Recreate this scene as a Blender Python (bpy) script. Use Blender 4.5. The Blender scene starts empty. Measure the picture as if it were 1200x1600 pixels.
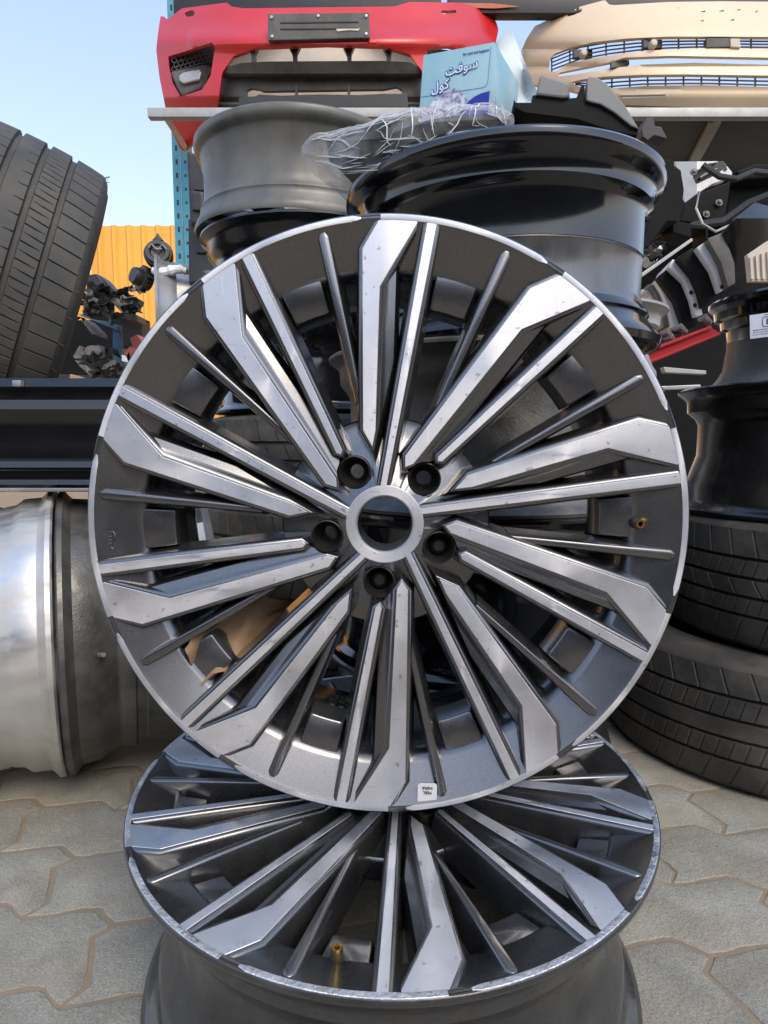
import bpy, bmesh, math, random
from mathutils import Vector, Matrix, noise
R = math.radians
random.seed(7)
sc = bpy.context.scene
C = sc.collection

# ------------------------------------------------------------------ camera, sky, sun
CAMZ = 0.588
PITCH = R(6.28)
cam = bpy.data.objects.new('camera', bpy.data.cameras.new('camera'))
C.objects.link(cam)
cam.location = (0, 0, CAMZ)
cam.rotation_euler = (R(90) - PITCH, 0, 0)
cam.data.sensor_fit = 'VERTICAL'
cam.data.sensor_height = 32
cam.data.sensor_width = 24
cam.data.lens = 20.0
cam.data.clip_start = 0.02
cam.data.clip_end = 2000
sc.camera = cam

SUN_EL, SUN_AZ = 46, 24          # sun behind the camera, a little to the right
w = bpy.data.worlds.new('World')
sc.world = w
w.use_nodes = True
nt = w.node_tree
bg = nt.nodes['Background']
sky = nt.nodes.new('ShaderNodeTexSky')
sky.sky_type = 'NISHITA'
sky.sun_disc = False
sky.sun_elevation = R(SUN_EL)
sky.sun_rotation = R(180 - SUN_AZ)
sky.air_density = 1.0
sky.dust_density = 2.0
sky.ozone_density = 1.2
# dusty air: an even pale veil over the clear sky, whiter to the horizon, the same all round
_tc = nt.nodes.new('ShaderNodeTexCoord'); _sp = nt.nodes.new('ShaderNodeSeparateXYZ'); nt.links.new(_tc.outputs['Generated'], _sp.inputs[0])
_mr = nt.nodes.new('ShaderNodeMapRange'); _mr.inputs[1].default_value = 0; _mr.inputs[2].default_value = .75; nt.links.new(_sp.outputs[2], _mr.inputs[0])
_mx = nt.nodes.new('ShaderNodeMix'); _mx.data_type = 'RGBA'; nt.links.new(_mr.outputs[0], _mx.inputs[0])
_mx.inputs[6].default_value = (2.95, 2.6, 2.9, 1); _mx.inputs[7].default_value = (1.0, 1.65, 2.75, 1)
_ad = nt.nodes.new('ShaderNodeVectorMath'); _ad.operation = 'ADD'
nt.links.new(sky.outputs[0], _ad.inputs[0]); nt.links.new(_mx.outputs[2], _ad.inputs[1])
nt.links.new(_ad.outputs[0], bg.inputs[0])
bg.inputs[1].default_value = 0.12

sun = bpy.data.objects.new('sun', bpy.data.lights.new('sun', 'SUN'))
C.objects.link(sun)
sun.data.energy = 0.9
sun.data.angle = R(30)
sun.data.color = (1.0, 0.86, 0.68)
dirv = Vector((math.sin(R(SUN_AZ)) * math.cos(R(SUN_EL)), -math.cos(R(SUN_AZ)) * math.cos(R(SUN_EL)), math.sin(R(SUN_EL))))
sun.rotation_euler = dirv.to_track_quat('Z', 'Y').to_euler()
sun.location = dirv * 30

sc.view_settings.view_transform = 'Standard'
sc.view_settings.look = 'None'
sc.view_settings.exposure = 0.74
sc.view_settings.gamma = 1
sc.view_settings.use_curve_mapping = False
sc.cycles.max_bounces = 8
sc.cycles.glossy_bounces = 5
sc.cycles.transparent_max_bounces = 12
sc.cycles.caustics_reflective = False
sc.cycles.caustics_refractive = False

# ------------------------------------------------------------------ helpers
_c, _s = math.cos(PITCH), math.sin(PITCH)
def at(px, py, Y):
    a = (px - 600) / 1000; b = (800 - py) / 1000
    d = (a, _c + b * _s, -_s + b * _c)
    t = Y / d[1]
    return Vector((a * t, Y, CAMZ + d[2] * t))

def link(o, parent=None):
    C.objects.link(o)
    if parent is not None:
        o.parent = parent
    return o

def tag(o, label=None, cat=None, group=None, kind=None):
    if label: o['label'] = label
    if cat: o['category'] = cat
    if group: o['group'] = group
    if kind: o['kind'] = kind
    return o

def thing(name, label, cat, loc=(0, 0, 0), rot=(0, 0, 0), group=None):
    o = bpy.data.objects.new(name, None)
    o.empty_display_size = 0.05
    link(o); o.location = loc; o.rotation_euler = rot
    return tag(o, label, cat, group)

def copy_tree(o, parent=None):
    c = o.copy(); C.objects.link(c); c.parent = parent
    for ch in list(o.children):
        copy_tree(ch, c)
    return c

class MB:
    def __init__(s): s.v = []; s.f = []; s.mi = []
    def add(s, vs, fs, mi=0):
        b = len(s.v); s.v += [tuple(v) for v in vs]
        for f in fs: s.f.append([b + i for i in f]); s.mi.append(mi)
        return s
    def box(s, lo, hi, mat=None, mi=0):
        x0, y0, z0 = lo; x1, y1, z1 = hi
        vs = [Vector(p) for p in ((x0,y0,z0),(x1,y0,z0),(x1,y1,z0),(x0,y1,z0),(x0,y0,z1),(x1,y0,z1),(x1,y1,z1),(x0,y1,z1))]
        if mat is not None: vs = [mat @ v for v in vs]
        return s.add(vs, [(0,3,2,1),(4,5,6,7),(0,1,5,4),(1,2,6,5),(2,3,7,6),(3,0,4,7)], mi)
    def lathe(s, prof, n=96, closed=False, a0=0, a1=360, mat=None, mi=0):
        full = abs(a1 - a0 - 360) < 1e-6
        m = n if full else n + 1
        vs = []
        for i in range(m):
            a = R(a0 + (a1 - a0) * i / n)
            for r, z in prof:
                p = Vector((r * math.cos(a), r * math.sin(a), z))
                vs.append(mat @ p if mat is not None else p)
        k = len(prof); fs = []
        for i in range(n):
            j = (i + 1) % m
            for q in range(k if closed else k - 1):
                q2 = (q + 1) % k
                fs.append((i*k+q, j*k+q, j*k+q2, i*k+q2))
        return s.add(vs, fs, mi)
    def tube(s, pts, r, n=10, cap=True, mi=0):
        pts = [Vector(p) for p in pts]
        rr = r if isinstance(r, (list, tuple)) else [r] * len(pts)
        vs = []
        up = Vector((0.13, 0.31, 0.94)).normalized()
        for i, p in enumerate(pts):
            d = (pts[min(i+1, len(pts)-1)] - pts[max(i-1, 0)]).normalized()
            x = d.cross(up)
            if x.length < 1e-3: x = d.cross(Vector((1, 0, 0)))
            x.normalize(); y = d.cross(x)
            for k in range(n):
                a = 2 * math.pi * k / n
                vs.append(p + (x * math.cos(a) + y * math.sin(a)) * rr[i])
        fs = []
        for i in range(len(pts) - 1):
            for k in range(n):
                fs.append((i*n+k, i*n+(k+1) % n, (i+1)*n+(k+1) % n, (i+1)*n+k))
        if cap:
            fs.append(tuple(range(n))[::-1]); fs.append(tuple(range((len(pts)-1)*n, len(pts)*n)))
        return s.add(vs, fs, mi)
    def prism(s, poly3, ext, mi=0):
        ext = Vector(ext); n = len(poly3)
        vs = [Vector(p) for p in poly3] + [Vector(p) + ext for p in poly3]
        fs = [tuple(range(n)), tuple(range(2*n-1, n-1, -1))] + [(i, i+n, (i+1) % n + n, (i+1) % n) for i in range(n)]
        return s.add(vs, fs, mi)
    def build(s, name, mat, parent=None, smooth=True, ang=32, bevel=0):
        me = bpy.data.meshes.new(name)
        me.from_pydata(s.v, [], s.f)
        mats = mat if isinstance(mat, (list, tuple)) else [mat]
        for m in mats: me.materials.append(m)
        bm = bmesh.new(); bm.from_mesh(me)
        if len(mats) > 1:
            for f, mi in zip(bm.faces, s.mi): f.material_index = mi
        bmesh.ops.recalc_face_normals(bm, faces=bm.faces)
        if bevel:
            es = [e for e in bm.edges if len(e.link_faces) == 2 and e.calc_face_angle(0) > R(30)]
            bmesh.ops.bevel(bm, geom=es, offset=bevel, segments=2, profile=0.6, affect='EDGES', clamp_overlap=True)
        bm.to_mesh(me); bm.free()
        if smooth:
            me.polygons.foreach_set('use_smooth', [True] * len(me.polygons))
            me.set_sharp_from_angle(angle=R(ang))
        me.update()
        o = bpy.data.objects.new(name, me)
        return link(o, parent)

def pxprism(poly, Y, dy, name, mat, parent=None, bevel=0.003, smooth=False):
    """an outline at depth Y given its own thickness dy"""
    pts = [at(x, y, Y) for x, y in poly]
    return MB().prism(pts, (0, dy, 0)).build(name, mat, parent, smooth=smooth, bevel=bevel)

def text_obj(name, body, size, mat, parent, mtx, extrude=0.0002, off=0.0, align='CENTER'):
    cu = bpy.data.curves.new(name, 'FONT')
    cu.body = body; cu.size = size; cu.align_x = align; cu.align_y = 'CENTER'
    cu.extrude = extrude; cu.offset = off; cu.resolution_u = 3
    to = bpy.data.objects.new('tmp', cu); C.objects.link(to)
    dg = bpy.context.evaluated_depsgraph_get()
    me = bpy.data.meshes.new_from_object(to.evaluated_get(dg))
    bpy.data.objects.remove(to); bpy.data.curves.remove(cu)
    me.materials.clear(); me.materials.append(mat)
    o = bpy.data.objects.new(name, me)
    link(o, parent); o.matrix_local = mtx
    return o

# ------------------------------------------------------------------ materials
def M(name, c1, c2=None, sc_=20, rough=0.5, metal=0.0, rv=0.0, rsc=None, bump=0.0, bsc=200, coat=0.0, spec=0.5,
      dust=0.0, dcol=(.32, .28, .22), dsc=9, stretch=None, detail=6, rnd=0.0, lo=.38, hi=.66):
    m = bpy.data.materials.new(name); m.use_nodes = True
    t = m.node_tree; N = t.nodes; L = t.links
    b = N['Principled BSDF']
    b.inputs['Roughness'].default_value = rough
    b.inputs['Metallic'].default_value = metal
    b.inputs['Coat Weight'].default_value = coat
    b.inputs['Coat Roughness'].default_value = 0.08
    b.inputs['Specular IOR Level'].default_value = spec
    tc = N.new('ShaderNodeTexCoord'); src = tc.outputs['Object']
    if stretch:
        mp = N.new('ShaderNodeMapping'); mp.inputs['Scale'].default_value = stretch
        L.new(src, mp.inputs[0]); src = mp.outputs[0]
    def nz(scale, det=detail, rgh=.6):
        n = N.new('ShaderNodeTexNoise'); n.inputs['Scale'].default_value = scale
        n.inputs['Detail'].default_value = det; n.inputs['Roughness'].default_value = rgh
        L.new(src, n.inputs['Vector']); return n.outputs[0]
    def ramp(f, a, bb, va=0.0, vb=1.0):
        r = N.new('ShaderNodeMapRange'); r.inputs[1].default_value = a; r.inputs[2].default_value = bb
        r.inputs[3].default_value = va; r.inputs[4].default_value = vb
        L.new(f, r.inputs[0]); return r.outputs[0]
    def mix(f, A, B):
        x = N.new('ShaderNodeMix'); x.data_type = 'RGBA'
        if isinstance(f, float): x.inputs[0].default_value = f
        else: L.new(f, x.inputs[0])
        for q, v in ((6, A), (7, B)):
            if isinstance(v, tuple): x.inputs[q].default_value = (*v, 1)
            else: L.new(v, x.inputs[q])
        return x.outputs[2]
    col = tuple(c1)
    if c2: col = mix(ramp(nz(sc_), lo, hi), tuple(c1), tuple(c2))
    if rnd:
        oi = N.new('ShaderNodeObjectInfo')
        col = mix(ramp(oi.outputs['Random'], 0, 1, 0, rnd), col, tuple(x * .55 for x in c1))
    if dust:
        d = ramp(nz(dsc, 8, .65), .42, .78, 0, dust)
        col = mix(d, col, tuple(dcol))
        if metal:
            mm = N.new('ShaderNodeMath'); mm.operation = 'MULTIPLY_ADD'
            L.new(d, mm.inputs[0]); mm.inputs[1].default_value = -metal; mm.inputs[2].default_value = metal
            L.new(mm.outputs[0], b.inputs['Metallic'])
        rr = N.new('ShaderNodeMath'); rr.operation = 'MULTIPLY_ADD'
        L.new(d, rr.inputs[0]); rr.inputs[1].default_value = .8 - rough; rr.inputs[2].default_value = rough
        if rv:
            r2 = N.new('ShaderNodeMath'); r2.operation = 'ADD'
            L.new(rr.outputs[0], r2.inputs[0]); L.new(ramp(nz(rsc or sc_ * 1.7), .3, .7, -rv, rv), r2.inputs[1])
            L.new(r2.outputs[0], b.inputs['Roughness'])
        else: L.new(rr.outputs[0], b.inputs['Roughness'])
    elif rv:
        L.new(ramp(nz(rsc or sc_ * 1.7), .3, .7, max(rough - rv, .02), rough + rv), b.inputs['Roughness'])
    if isinstance(col, tuple): b.inputs['Base Color'].default_value = (*col, 1)
    else: L.new(col, b.inputs['Base Color'])
    if bump:
        bp = N.new('ShaderNodeBump'); bp.inputs['Strength'].default_value = bump; bp.inputs['Distance'].default_value = .002
        L.new(nz(bsc, 4), bp.inputs['Height']); L.new(bp.outputs[0], b.inputs['Normal'])
    return m

def machined_mat(name, c1, c2):
    """diamond-turned alloy: fine concentric lathe grooves round the wheel's own axis"""
    m = M(name, c1, c2, sc_=14, rough=.48, metal=1.0, rv=.03, rsc=60, dust=.22, dcol=(.40, .385, .36), dsc=22)
    t = m.node_tree; N = t.nodes; L = t.links; b = N['Principled BSDF']
    tc = N.new('ShaderNodeTexCoord'); sp = N.new('ShaderNodeSeparateXYZ'); L.new(tc.outputs['Object'], sp.inputs[0])
    cb = N.new('ShaderNodeCombineXYZ'); L.new(sp.outputs[0], cb.inputs[0]); L.new(sp.outputs[1], cb.inputs[1])
    ln = N.new('ShaderNodeVectorMath'); ln.operation = 'LENGTH'; L.new(cb.outputs[0], ln.inputs[0])
    n = N.new('ShaderNodeTexNoise'); n.noise_dimensions = '1D'; n.inputs['Scale'].default_value = 1400; n.inputs['Detail'].default_value = 2
    L.new(ln.outputs[1], n.inputs['W'])
    bp = N.new('ShaderNodeBump'); bp.inputs['Strength'].default_value = .10; bp.inputs['Distance'].default_value = .0005
    L.new(n.outputs[0], bp.inputs['Height']); L.new(bp.outputs[0], b.inputs['Normal'])
    src = b.inputs['Base Color'].links[0].from_socket
    def speck(scale, lo_, hi_, stretch, rot_):
        mp = N.new('ShaderNodeMapping'); mp.inputs['Scale'].default_value = stretch; mp.inputs['Rotation'].default_value = rot_; L.new(tc.outputs['Object'], mp.inputs[0])
        q = N.new('ShaderNodeTexNoise'); q.inputs['Scale'].default_value = scale; q.inputs['Detail'].default_value = 3; L.new(mp.outputs[0], q.inputs[0])
        r = N.new('ShaderNodeMapRange'); r.inputs[1].default_value = lo_; r.inputs[2].default_value = hi_; L.new(q.outputs[0], r.inputs[0]); return r.outputs[0]
    for f, col, k in ((speck(130, .66, .72, (1, 1, 1), (0, 0, 0)), (.30, .28, .26, 1), .7), (speck(40, .655, .69, (1, 9, 1), (0, 0, .9)), (.45, .45, .45, 1), .35), (speck(34, .66, .69, (10, 1, 1), (0, 0, .3)), (.95, .95, .95, 1), .4)):
        m3 = N.new('ShaderNodeMath'); m3.operation = 'MULTIPLY'; m3.inputs[1].default_value = k; L.new(f, m3.inputs[0])
        x = N.new('ShaderNodeMix'); x.data_type = 'RGBA'; L.new(m3.outputs[0], x.inputs[0]); L.new(src, x.inputs[6]); x.inputs[7].default_value = col; src = x.outputs[2]
    L.new(src, b.inputs['Base Color'])
    tg = N.new('ShaderNodeTangent'); tg.direction_type = 'RADIAL'; tg.axis = 'Z'
    L.new(tg.outputs[0], b.inputs['Tangent'])
    b.inputs['Anisotropic'].default_value = .45
    b.inputs['Anisotropic Rotation'].default_value = .25
    return m

m_mach = machined_mat('machined_alloy', (.79, .79, .80), (.71, .71, .72))
m_scuff = M('scuffed_alloy_lip', (.88, .89, .90), (.66, .66, .66), sc_=70, rough=.34, metal=1.0, rv=.14, rsc=120, dust=.55, dcol=(.30, .29, .28), dsc=38, bump=.8, bsc=320)
m_gun_scuff = M('scuffed_barrel_paint', (.055, .055, .055), (.04, .04, .04), sc_=18, rough=.26, metal=.5, coat=.4, dust=.4, dcol=(.13, .125, .11), dsc=11, rv=.1, bump=.25, bsc=180)
m_gun = M('gunmetal_paint', (.185, .184, .185), (.14, .14, .141), sc_=900, rough=.25, metal=.92, coat=.6, dust=.16, dcol=(.072, .069, .066), dsc=14, detail=2)
m_gun_dark = M('gunmetal_barrel_paint', (.075, .077, .082), (.06, .062, .066), sc_=40, rough=.22, metal=.6, coat=.5, dust=.35, dcol=(.09, .085, .08), dsc=9)
m_seat = M('dark_bolt_seat', (.015, .015, .015), (.03, .028, .025), sc_=80, rough=.45, metal=.3, dust=.3, dcol=(.06, .05, .04))
m_brass = M('brass', (.62, .40, .14), (.42, .28, .10), sc_=300, rough=.3, metal=1)
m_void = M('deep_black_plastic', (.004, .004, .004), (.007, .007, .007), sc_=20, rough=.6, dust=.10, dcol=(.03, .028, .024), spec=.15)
m_rubber = M('black_rubber', (.018, .018, .018), (.03, .03, .03), sc_=60, rough=.6)
m_black_rim = M('black_rim_paint', (.006, .006, .0065), (.010, .010, .010), sc_=12, rough=.24, coat=.4, dust=.16, dcol=(.035, .033, .03), dsc=9, rv=.06)
m_black_gloss = M('black_gloss_paint', (.004, .004, .0045), (.007, .007, .0075), sc_=10, rough=.10, metal=0, coat=.5, dust=.10, dcol=(.05, .047, .044), dsc=7, rv=.04)
m_black_barrel = M('black_barrel_paint', (.11, .11, .109), (.165, .165, .16), sc_=6, rough=.26, metal=.55, coat=.4, dust=.5, dcol=(.17, .165, .155), dsc=12, stretch=(1, 1, .25), rv=.08, rsc=30)
m_black_satin = M('black_satin_plastic', (.007, .007, .007), (.012, .0118, .0115), sc_=18, rough=.40, dust=.2, dcol=(.045, .041, .036), dsc=11, bump=.2, bsc=900)
m_grey_barrel = M('dusty_grey_rim_paint', (.125, .12, .105), (.17, .163, .142), sc_=14, rough=.40, metal=.4, dust=.55, dcol=(.20, .183, .145), dsc=13, stretch=(1, 1, .5), rv=.08)
m_silver = M('silver_rim_paint', (.42, .42, .41), (.34, .34, .33), sc_=9, rough=.36, metal=.7, dust=.5, dcol=(.34, .31, .26), dsc=12, rv=.08)
m_polished = M('raw_cast_alloy', (.78, .76, .72), (.62, .60, .56), sc_=7, rough=.40, metal=.85, dust=.65, dcol=(.40, .35, .27), dsc=13, stretch=(1, 1, .25), rv=.14, rsc=26)
m_cast = M('weathered_dark_alloy', (.17, .165, .15), (.10, .10, .095), sc_=26, rough=.42, metal=.6, dust=.6, dcol=(.14, .12, .095), dsc=22, bump=.35, bsc=260, rv=.1)
m_tyre = M('tyre_rubber', (.050, .049, .045), (.080, .075, .064), sc_=7, rough=.66, dust=.6, dcol=(.13, .118, .09), dsc=10, bump=.18, bsc=500, spec=.4)
m_tyre2 = M('dusty_tyre_rubber', (.034, .033, .031), (.060, .056, .048), sc_=9, rough=.66, dust=.7, dcol=(.15, .135, .105), dsc=12, bump=.3, bsc=420, spec=.4)
m_red = M('red_bumper_paint', (.62, .016, .016), (.54, .012, .012), sc_=5, rough=.30, metal=.1, coat=.45, dust=.16, dcol=(.55, .09, .06), dsc=6)
m_cream = M('cream_bumper_paint', (.80, .61, .39), (.76, .57, .36), sc_=5, rough=.36, coat=.3, dust=.3, dcol=(.55, .46, .32), dsc=6, rnd=0)
m_greyplast = M('grey_bumper_plastic', (.055, .053, .048), (.10, .094, .08), sc_=9, rough=.55, dust=.45, dcol=(.21, .18, .13), dsc=7, bump=.15, bsc=700)
m_beige = M('beige_plastic', (.62, .54, .42), (.50, .44, .35), sc_=6, rough=.5, dust=.3)
m_bluepost = M('blue_rack_paint', (.055, .36, .47), (.05, .30, .41), sc_=16, rough=.45, dust=.4, dcol=(.28, .33, .32), dsc=14)
m_darkblue = M('dark_blue_rack_paint', (.02, .10, .19), (.03, .13, .22), sc_=20, rough=.5, dust=.3)
m_yellow = M('yellow_corrugated_sheet', (.82, .42, .055), (.74, .35, .04), sc_=1.2, rough=.48, dust=.25, dcol=(.70, .45, .16), dsc=2.2, stretch=(1, 1, .3))
m_alubar = M('galvanised_bar', (.42, .42, .39), (.36, .35, .33), sc_=22, rough=.5, metal=.35, dust=.4, dcol=(.35, .32, .27))
m_brown = M('primer_red_beam', (.10, .042, .035), (.07, .03, .025), sc_=14, rough=.6, dust=.4, dcol=(.14, .09, .07))
m_orangebeam = M('orange_beam_paint', (.48, .10, .03), (.40, .08, .03), sc_=14, rough=.5, dust=.3)
m_redbeam = M('red_beam_paint', (.42, .010, .012), (.34, .008, .010), sc_=9, rough=.5, spec=.3)
m_white = M('white_paint', (.80, .78, .74), (.74, .72, .67), sc_=8, rough=.4, coat=.2, dust=.5, dcol=(.40, .36, .29), dsc=8)
m_whitepaper = M('white_paper', (.88, .89, .89), (.84, .85, .86), sc_=30, rough=.7)
m_deck = M('grey_green_deck', (.035, .042, .042), (.055, .062, .06), sc_=4, rough=.6, dust=.3, dcol=(.10, .10, .09))
m_lens = M('fog_lamp_glass', (.32, .31, .28), (.40, .39, .36), sc_=60, rough=.12, metal=.3, coat=.8)
m_silvertrim = M('grey_satin_trim', (.15, .155, .155), (.12, .125, .125), sc_=10, rough=.42, metal=.15, dust=.2, dcol=(.22, .215, .2))
m_leaf = M('dry_brown_leaf', (.34, .225, .13), (.25, .155, .08), sc_=16, rough=.75, dust=.3, dcol=(.42, .27, .13), dsc=30, bump=.4, bsc=60)
m_card = M('brown_cardboard', (.42, .25, .13), (.36, .21, .11), sc_=12, rough=.8)
m_pink = M('salmon_red_plastic', (.60, .15, .11), (.52, .12, .09), sc_=12, rough=.5)
m_sheet = M('milky_plastic_sheet', (.60, .66, .68), (.68, .73, .74), sc_=7, rough=.35, bump=.3, bsc=16)
m_boxblue = M('pale_blue_carton', (.22, .46, .53), (.42, .60, .63), sc_=9, rough=.38, coat=.25, lo=.35, hi=.75)
m_logoblue = M('print_blue', (.03, .13, .42), rough=.45)
m_navy = M('print_navy', (.012, .02, .30), rough=.4)
m_logowhite = M('print_white', (.86, .88, .90), rough=.45)
m_mount = M('print_mountain', (.72, .74, .82), (.16, .16, .27), sc_=95, rough=.5, lo=.42, hi=.60, detail=9)
m_ink = M('black_print', (.02, .02, .025), rough=.5)
m_label = M('silver_label', (.60, .62, .66), (.54, .56, .60), sc_=40, rough=.4, metal=.2)
m_blocker = M('reflection_blocker_dark', (.085, .088, .092), (.05, .052, .055), sc_=1.5, rough=.85)  # dark finish of the unseen wall added for the reflections
m_scrap = M('dusty_black_scrap', (.010, .010, .0095), (.022, .021, .019), sc_=14, rough=.42, dust=.4, dcol=(.09, .078, .06), dsc=15)
m_scraplight = M('grey_torn_liner', (.20, .185, .16), (.05, .047, .042), sc_=34, rough=.6, dust=.4)

# thin clear wrapping film
def film_mat():
    m = M('clear_wrap_film', (.82, .84, .85), rough=.12, spec=.7, bump=.7, bsc=34)
    N = m.node_tree.nodes; L = m.node_tree.links; b = N['Principled BSDF']
    lw = N.new('ShaderNodeLayerWeight'); lw.inputs[0].default_value = .35
    tc = N.new('ShaderNodeTexCoord'); n = N.new('ShaderNodeTexNoise'); n.inputs['Scale'].default_value = 22; n.inputs['Detail'].default_value = 5; L.new(tc.outputs['Object'], n.inputs[0])
    r = N.new('ShaderNodeMapRange'); r.inputs[1].default_value = .35; r.inputs[2].default_value = .7; r.inputs[3].default_value = .04; r.inputs[4].default_value = .26; L.new(n.outputs[0], r.inputs[0])
    a = N.new('ShaderNodeMath'); a.operation = 'MULTIPLY_ADD'; a.inputs[1].default_value = .35; L.new(lw.outputs['Facing'], a.inputs[0]); L.new(r.outputs[0], a.inputs[2])
    L.new(a.outputs[0], b.inputs['Alpha'])
    return m
m_crease = M('film_crease', (.80, .83, .85), rough=.2, spec=.7)
m_film = film_mat()

def stone_mat():
    m = M('concrete_paver', (.375, .365, .305), (.265, .258, .218), sc_=11, rough=.85, rnd=.22, bump=.8, bsc=150, dust=.75, dcol=(.37, .315, .235), dsc=7, spec=.3)
    t = m.node_tree; N = t.nodes; L = t.links; b = N['Principled BSDF']
    # world-scale stains run across neighbouring pavers, fine aggregate speckle on top
    src = b.inputs['Base Color'].links[0].from_socket
    g = N.new('ShaderNodeNewGeometry')
    n1 = N.new('ShaderNodeTexNoise'); n1.inputs['Scale'].default_value = 3.2; n1.inputs['Detail'].default_value = 8; n1.inputs['Roughness'].default_value = .7; L.new(g.outputs['Position'], n1.inputs['Vector'])
    n2 = N.new('ShaderNodeTexNoise'); n2.inputs['Scale'].default_value = 420; n2.inputs['Detail'].default_value = 3; L.new(g.outputs['Position'], n2.inputs['Vector'])
    def rg(f, a, bb, va, vb):
        r = N.new('ShaderNodeMapRange'); r.inputs[1].default_value = a; r.inputs[2].default_value = bb; r.inputs[3].default_value = va; r.inputs[4].default_value = vb
        L.new(f, r.inputs[0]); return r.outputs[0]
    mu = N.new('ShaderNodeMath'); mu.operation = 'MULTIPLY'
    L.new(rg(n1.outputs[0], .3, .75, .66, 1.22), mu.inputs[0]); L.new(rg(n2.outputs[0], .3, .7, .72, 1.28), mu.inputs[1])
    mx = N.new('ShaderNodeVectorMath'); mx.operation = 'SCALE'; L.new(src, mx.inputs[0]); L.new(mu.outputs[0], mx.inputs['Scale'])
    L.new(mx.outputs[0], b.inputs['Base Color'])
    return m
m_stone = stone_mat()
m_sand = M('sand_joint', (.33, .25, .17), (.25, .215, .165), sc_=14, rough=.95, bump=.5, bsc=500, spec=.2)

# ------------------------------------------------------------------ ground and pavement
gd = MB(); gd.add([(-150,-60,-.0010),(150,-60,-.0010),(150,250,-.0010),(-150,250,-.0010)], [(0,1,2,3)])
tag(gd.build('ground', m_sand), kind='structure')
pave = bpy.data.objects.new('pavement', None); link(pave); tag(pave, kind='structure')
PW, PD, J = .236, .118, .0029
def hx(x):   # wavy long joint: slow climb, quick drop
    u = (x / PD) % 1.0
    f = u / .70 if u < .70 else 1 - (u - .70) / .30
    f = f * f * (3 - 2 * f) * .6 + f * .4
    return .022 * (f - .5)
def gy(y):
    return .014 * math.sin(2 * math.pi * y / PD) + .004 * math.sin(4 * math.pi * y / PD + .6)
def paver_mesh(row_par, seed=0):
    rj = random.Random(seed)
    n = 26; top = []
    def bot(x): return hx(x + row_par * PW / 2)
    # bottom edge left->right, right edge, top edge, left edge
    xs = [i / n for i in range(n + 1)]
    P = []
    for u in xs: P.append((J + u * (PW - 2*J), J + bot(u * PW)))
    for v in (.2, .4, .6, .8): P.append((PW - J + gy(v * PD), bot(PW) + J + v * (PD - 2*J)))
    for u in reversed(xs): P.append((J + u * (PW - 2*J), PD - J + bot(u * PW)))
    for v in (.8, .6, .4, .2): P.append((J + gy(v * PD), bot(0) + J + v * (PD - 2*J)))
    P = [(x - PW/2 + rj.gauss(0, .0007), y - PD/2 + rj.gauss(0, .0007)) for x, y in P]
    k = len(P); vs = []
    for sc__, z in ((1, -.03), (1, -.0016), (.992, -.0004), (.975, 0)):
        for x, y in P:
            if sc__ < 1:
                d = (1 - sc__) * .09
                x = x - math.copysign(min(d, abs(x)), x) * min(1, abs(x) / (PW/2) * 1.2); y = y - math.copysign(min(d, abs(y)), y) * min(1, abs(y) / (PD/2) * 1.2)
            vs.append((x, y, z))
    fs = [tuple(3*k + i for i in range(k))]
    for l in range(3):
        fs += [(l*k+i, l*k+(i+1) % k, (l+1)*k+(i+1) % k, (l+1)*k+i) for i in range(k)]
    return MB().add(vs, fs)
protos = [paver_mesh(k % 2, k) for k in range(8)]
pm = [None] * 8
rngp = random.Random(3)
rows = 17
rot = Matrix.Rotation(R(-4), 4, 'Z')
for r_ in range(rows):
    for c_ in range(13):
        par = r_ % 2; k = par + 2 * rngp.randrange(4)
        if pm[k] is None:
            o = protos[k].build('paver', m_stone, pave, ang=50); pm[k] = o
        else:
            o = pm[k].copy(); C.objects.link(o); o.parent = pave
        p = rot @ Vector((-1.56 + c_ * PW + par * PW/2, .30 + r_ * PD, 0))
        o.location = (p.x, p.y, rngp.uniform(-.0002, .0005)); o.rotation_euler = (rngp.uniform(-.002, .002), rngp.uniform(-.003, .003), R(-4) + rngp.uniform(-.006, .006))

# unseen wall added behind the camera to darken what metal and gloss reflect
ww = thing('reflection_blocker', 'long dark unseen wall added behind the camera to darken reflections', 'light blocker')
MB().box((-16, -4.4, 0), (16, -4.0, 1.75)).build('blocker_panel', m_blocker, ww, smooth=False)
MB().box((-16.1, -4.5, 1.75), (16.1, -3.9, 1.82)).build('blocker_cap', m_blocker, ww, smooth=False)

# ------------------------------------------------------------------ the alloy wheel
S = .2725 / 472
def pol(r, a): return (r * math.cos(R(a)), r * math.sin(R(a)))
def offset_poly(P, d):
    n = len(P); out = []
    L_ = []
    for i in range(n):
        x0, y0 = P[i]; x1, y1 = P[(i+1) % n]
        dx, dy = x1 - x0, y1 - y0; l = math.hypot(dx, dy) or 1e-9
        nx, ny = dy / l, -dx / l
        L_.append((nx, ny, nx * x0 + ny * y0 + d[i]))
    for i in range(n):
        a = L_[i-1]; b = L_[i]
        det = a[0] * b[1] - a[1] * b[0]
        if abs(det) < .08:
            nx, ny = a[0] + b[0], a[1] + b[1]; l = math.hypot(nx, ny)
            dd = (d[i-1] + d[i]) / 2
            out.append((P[i][0] + nx / l * dd, P[i][1] + ny / l * dd))
        else:
            out.append(((a[2] * b[1] - a[1] * b[2]) / det, (a[0] * b[2] - a[2] * b[0]) / det))
    return out
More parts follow.
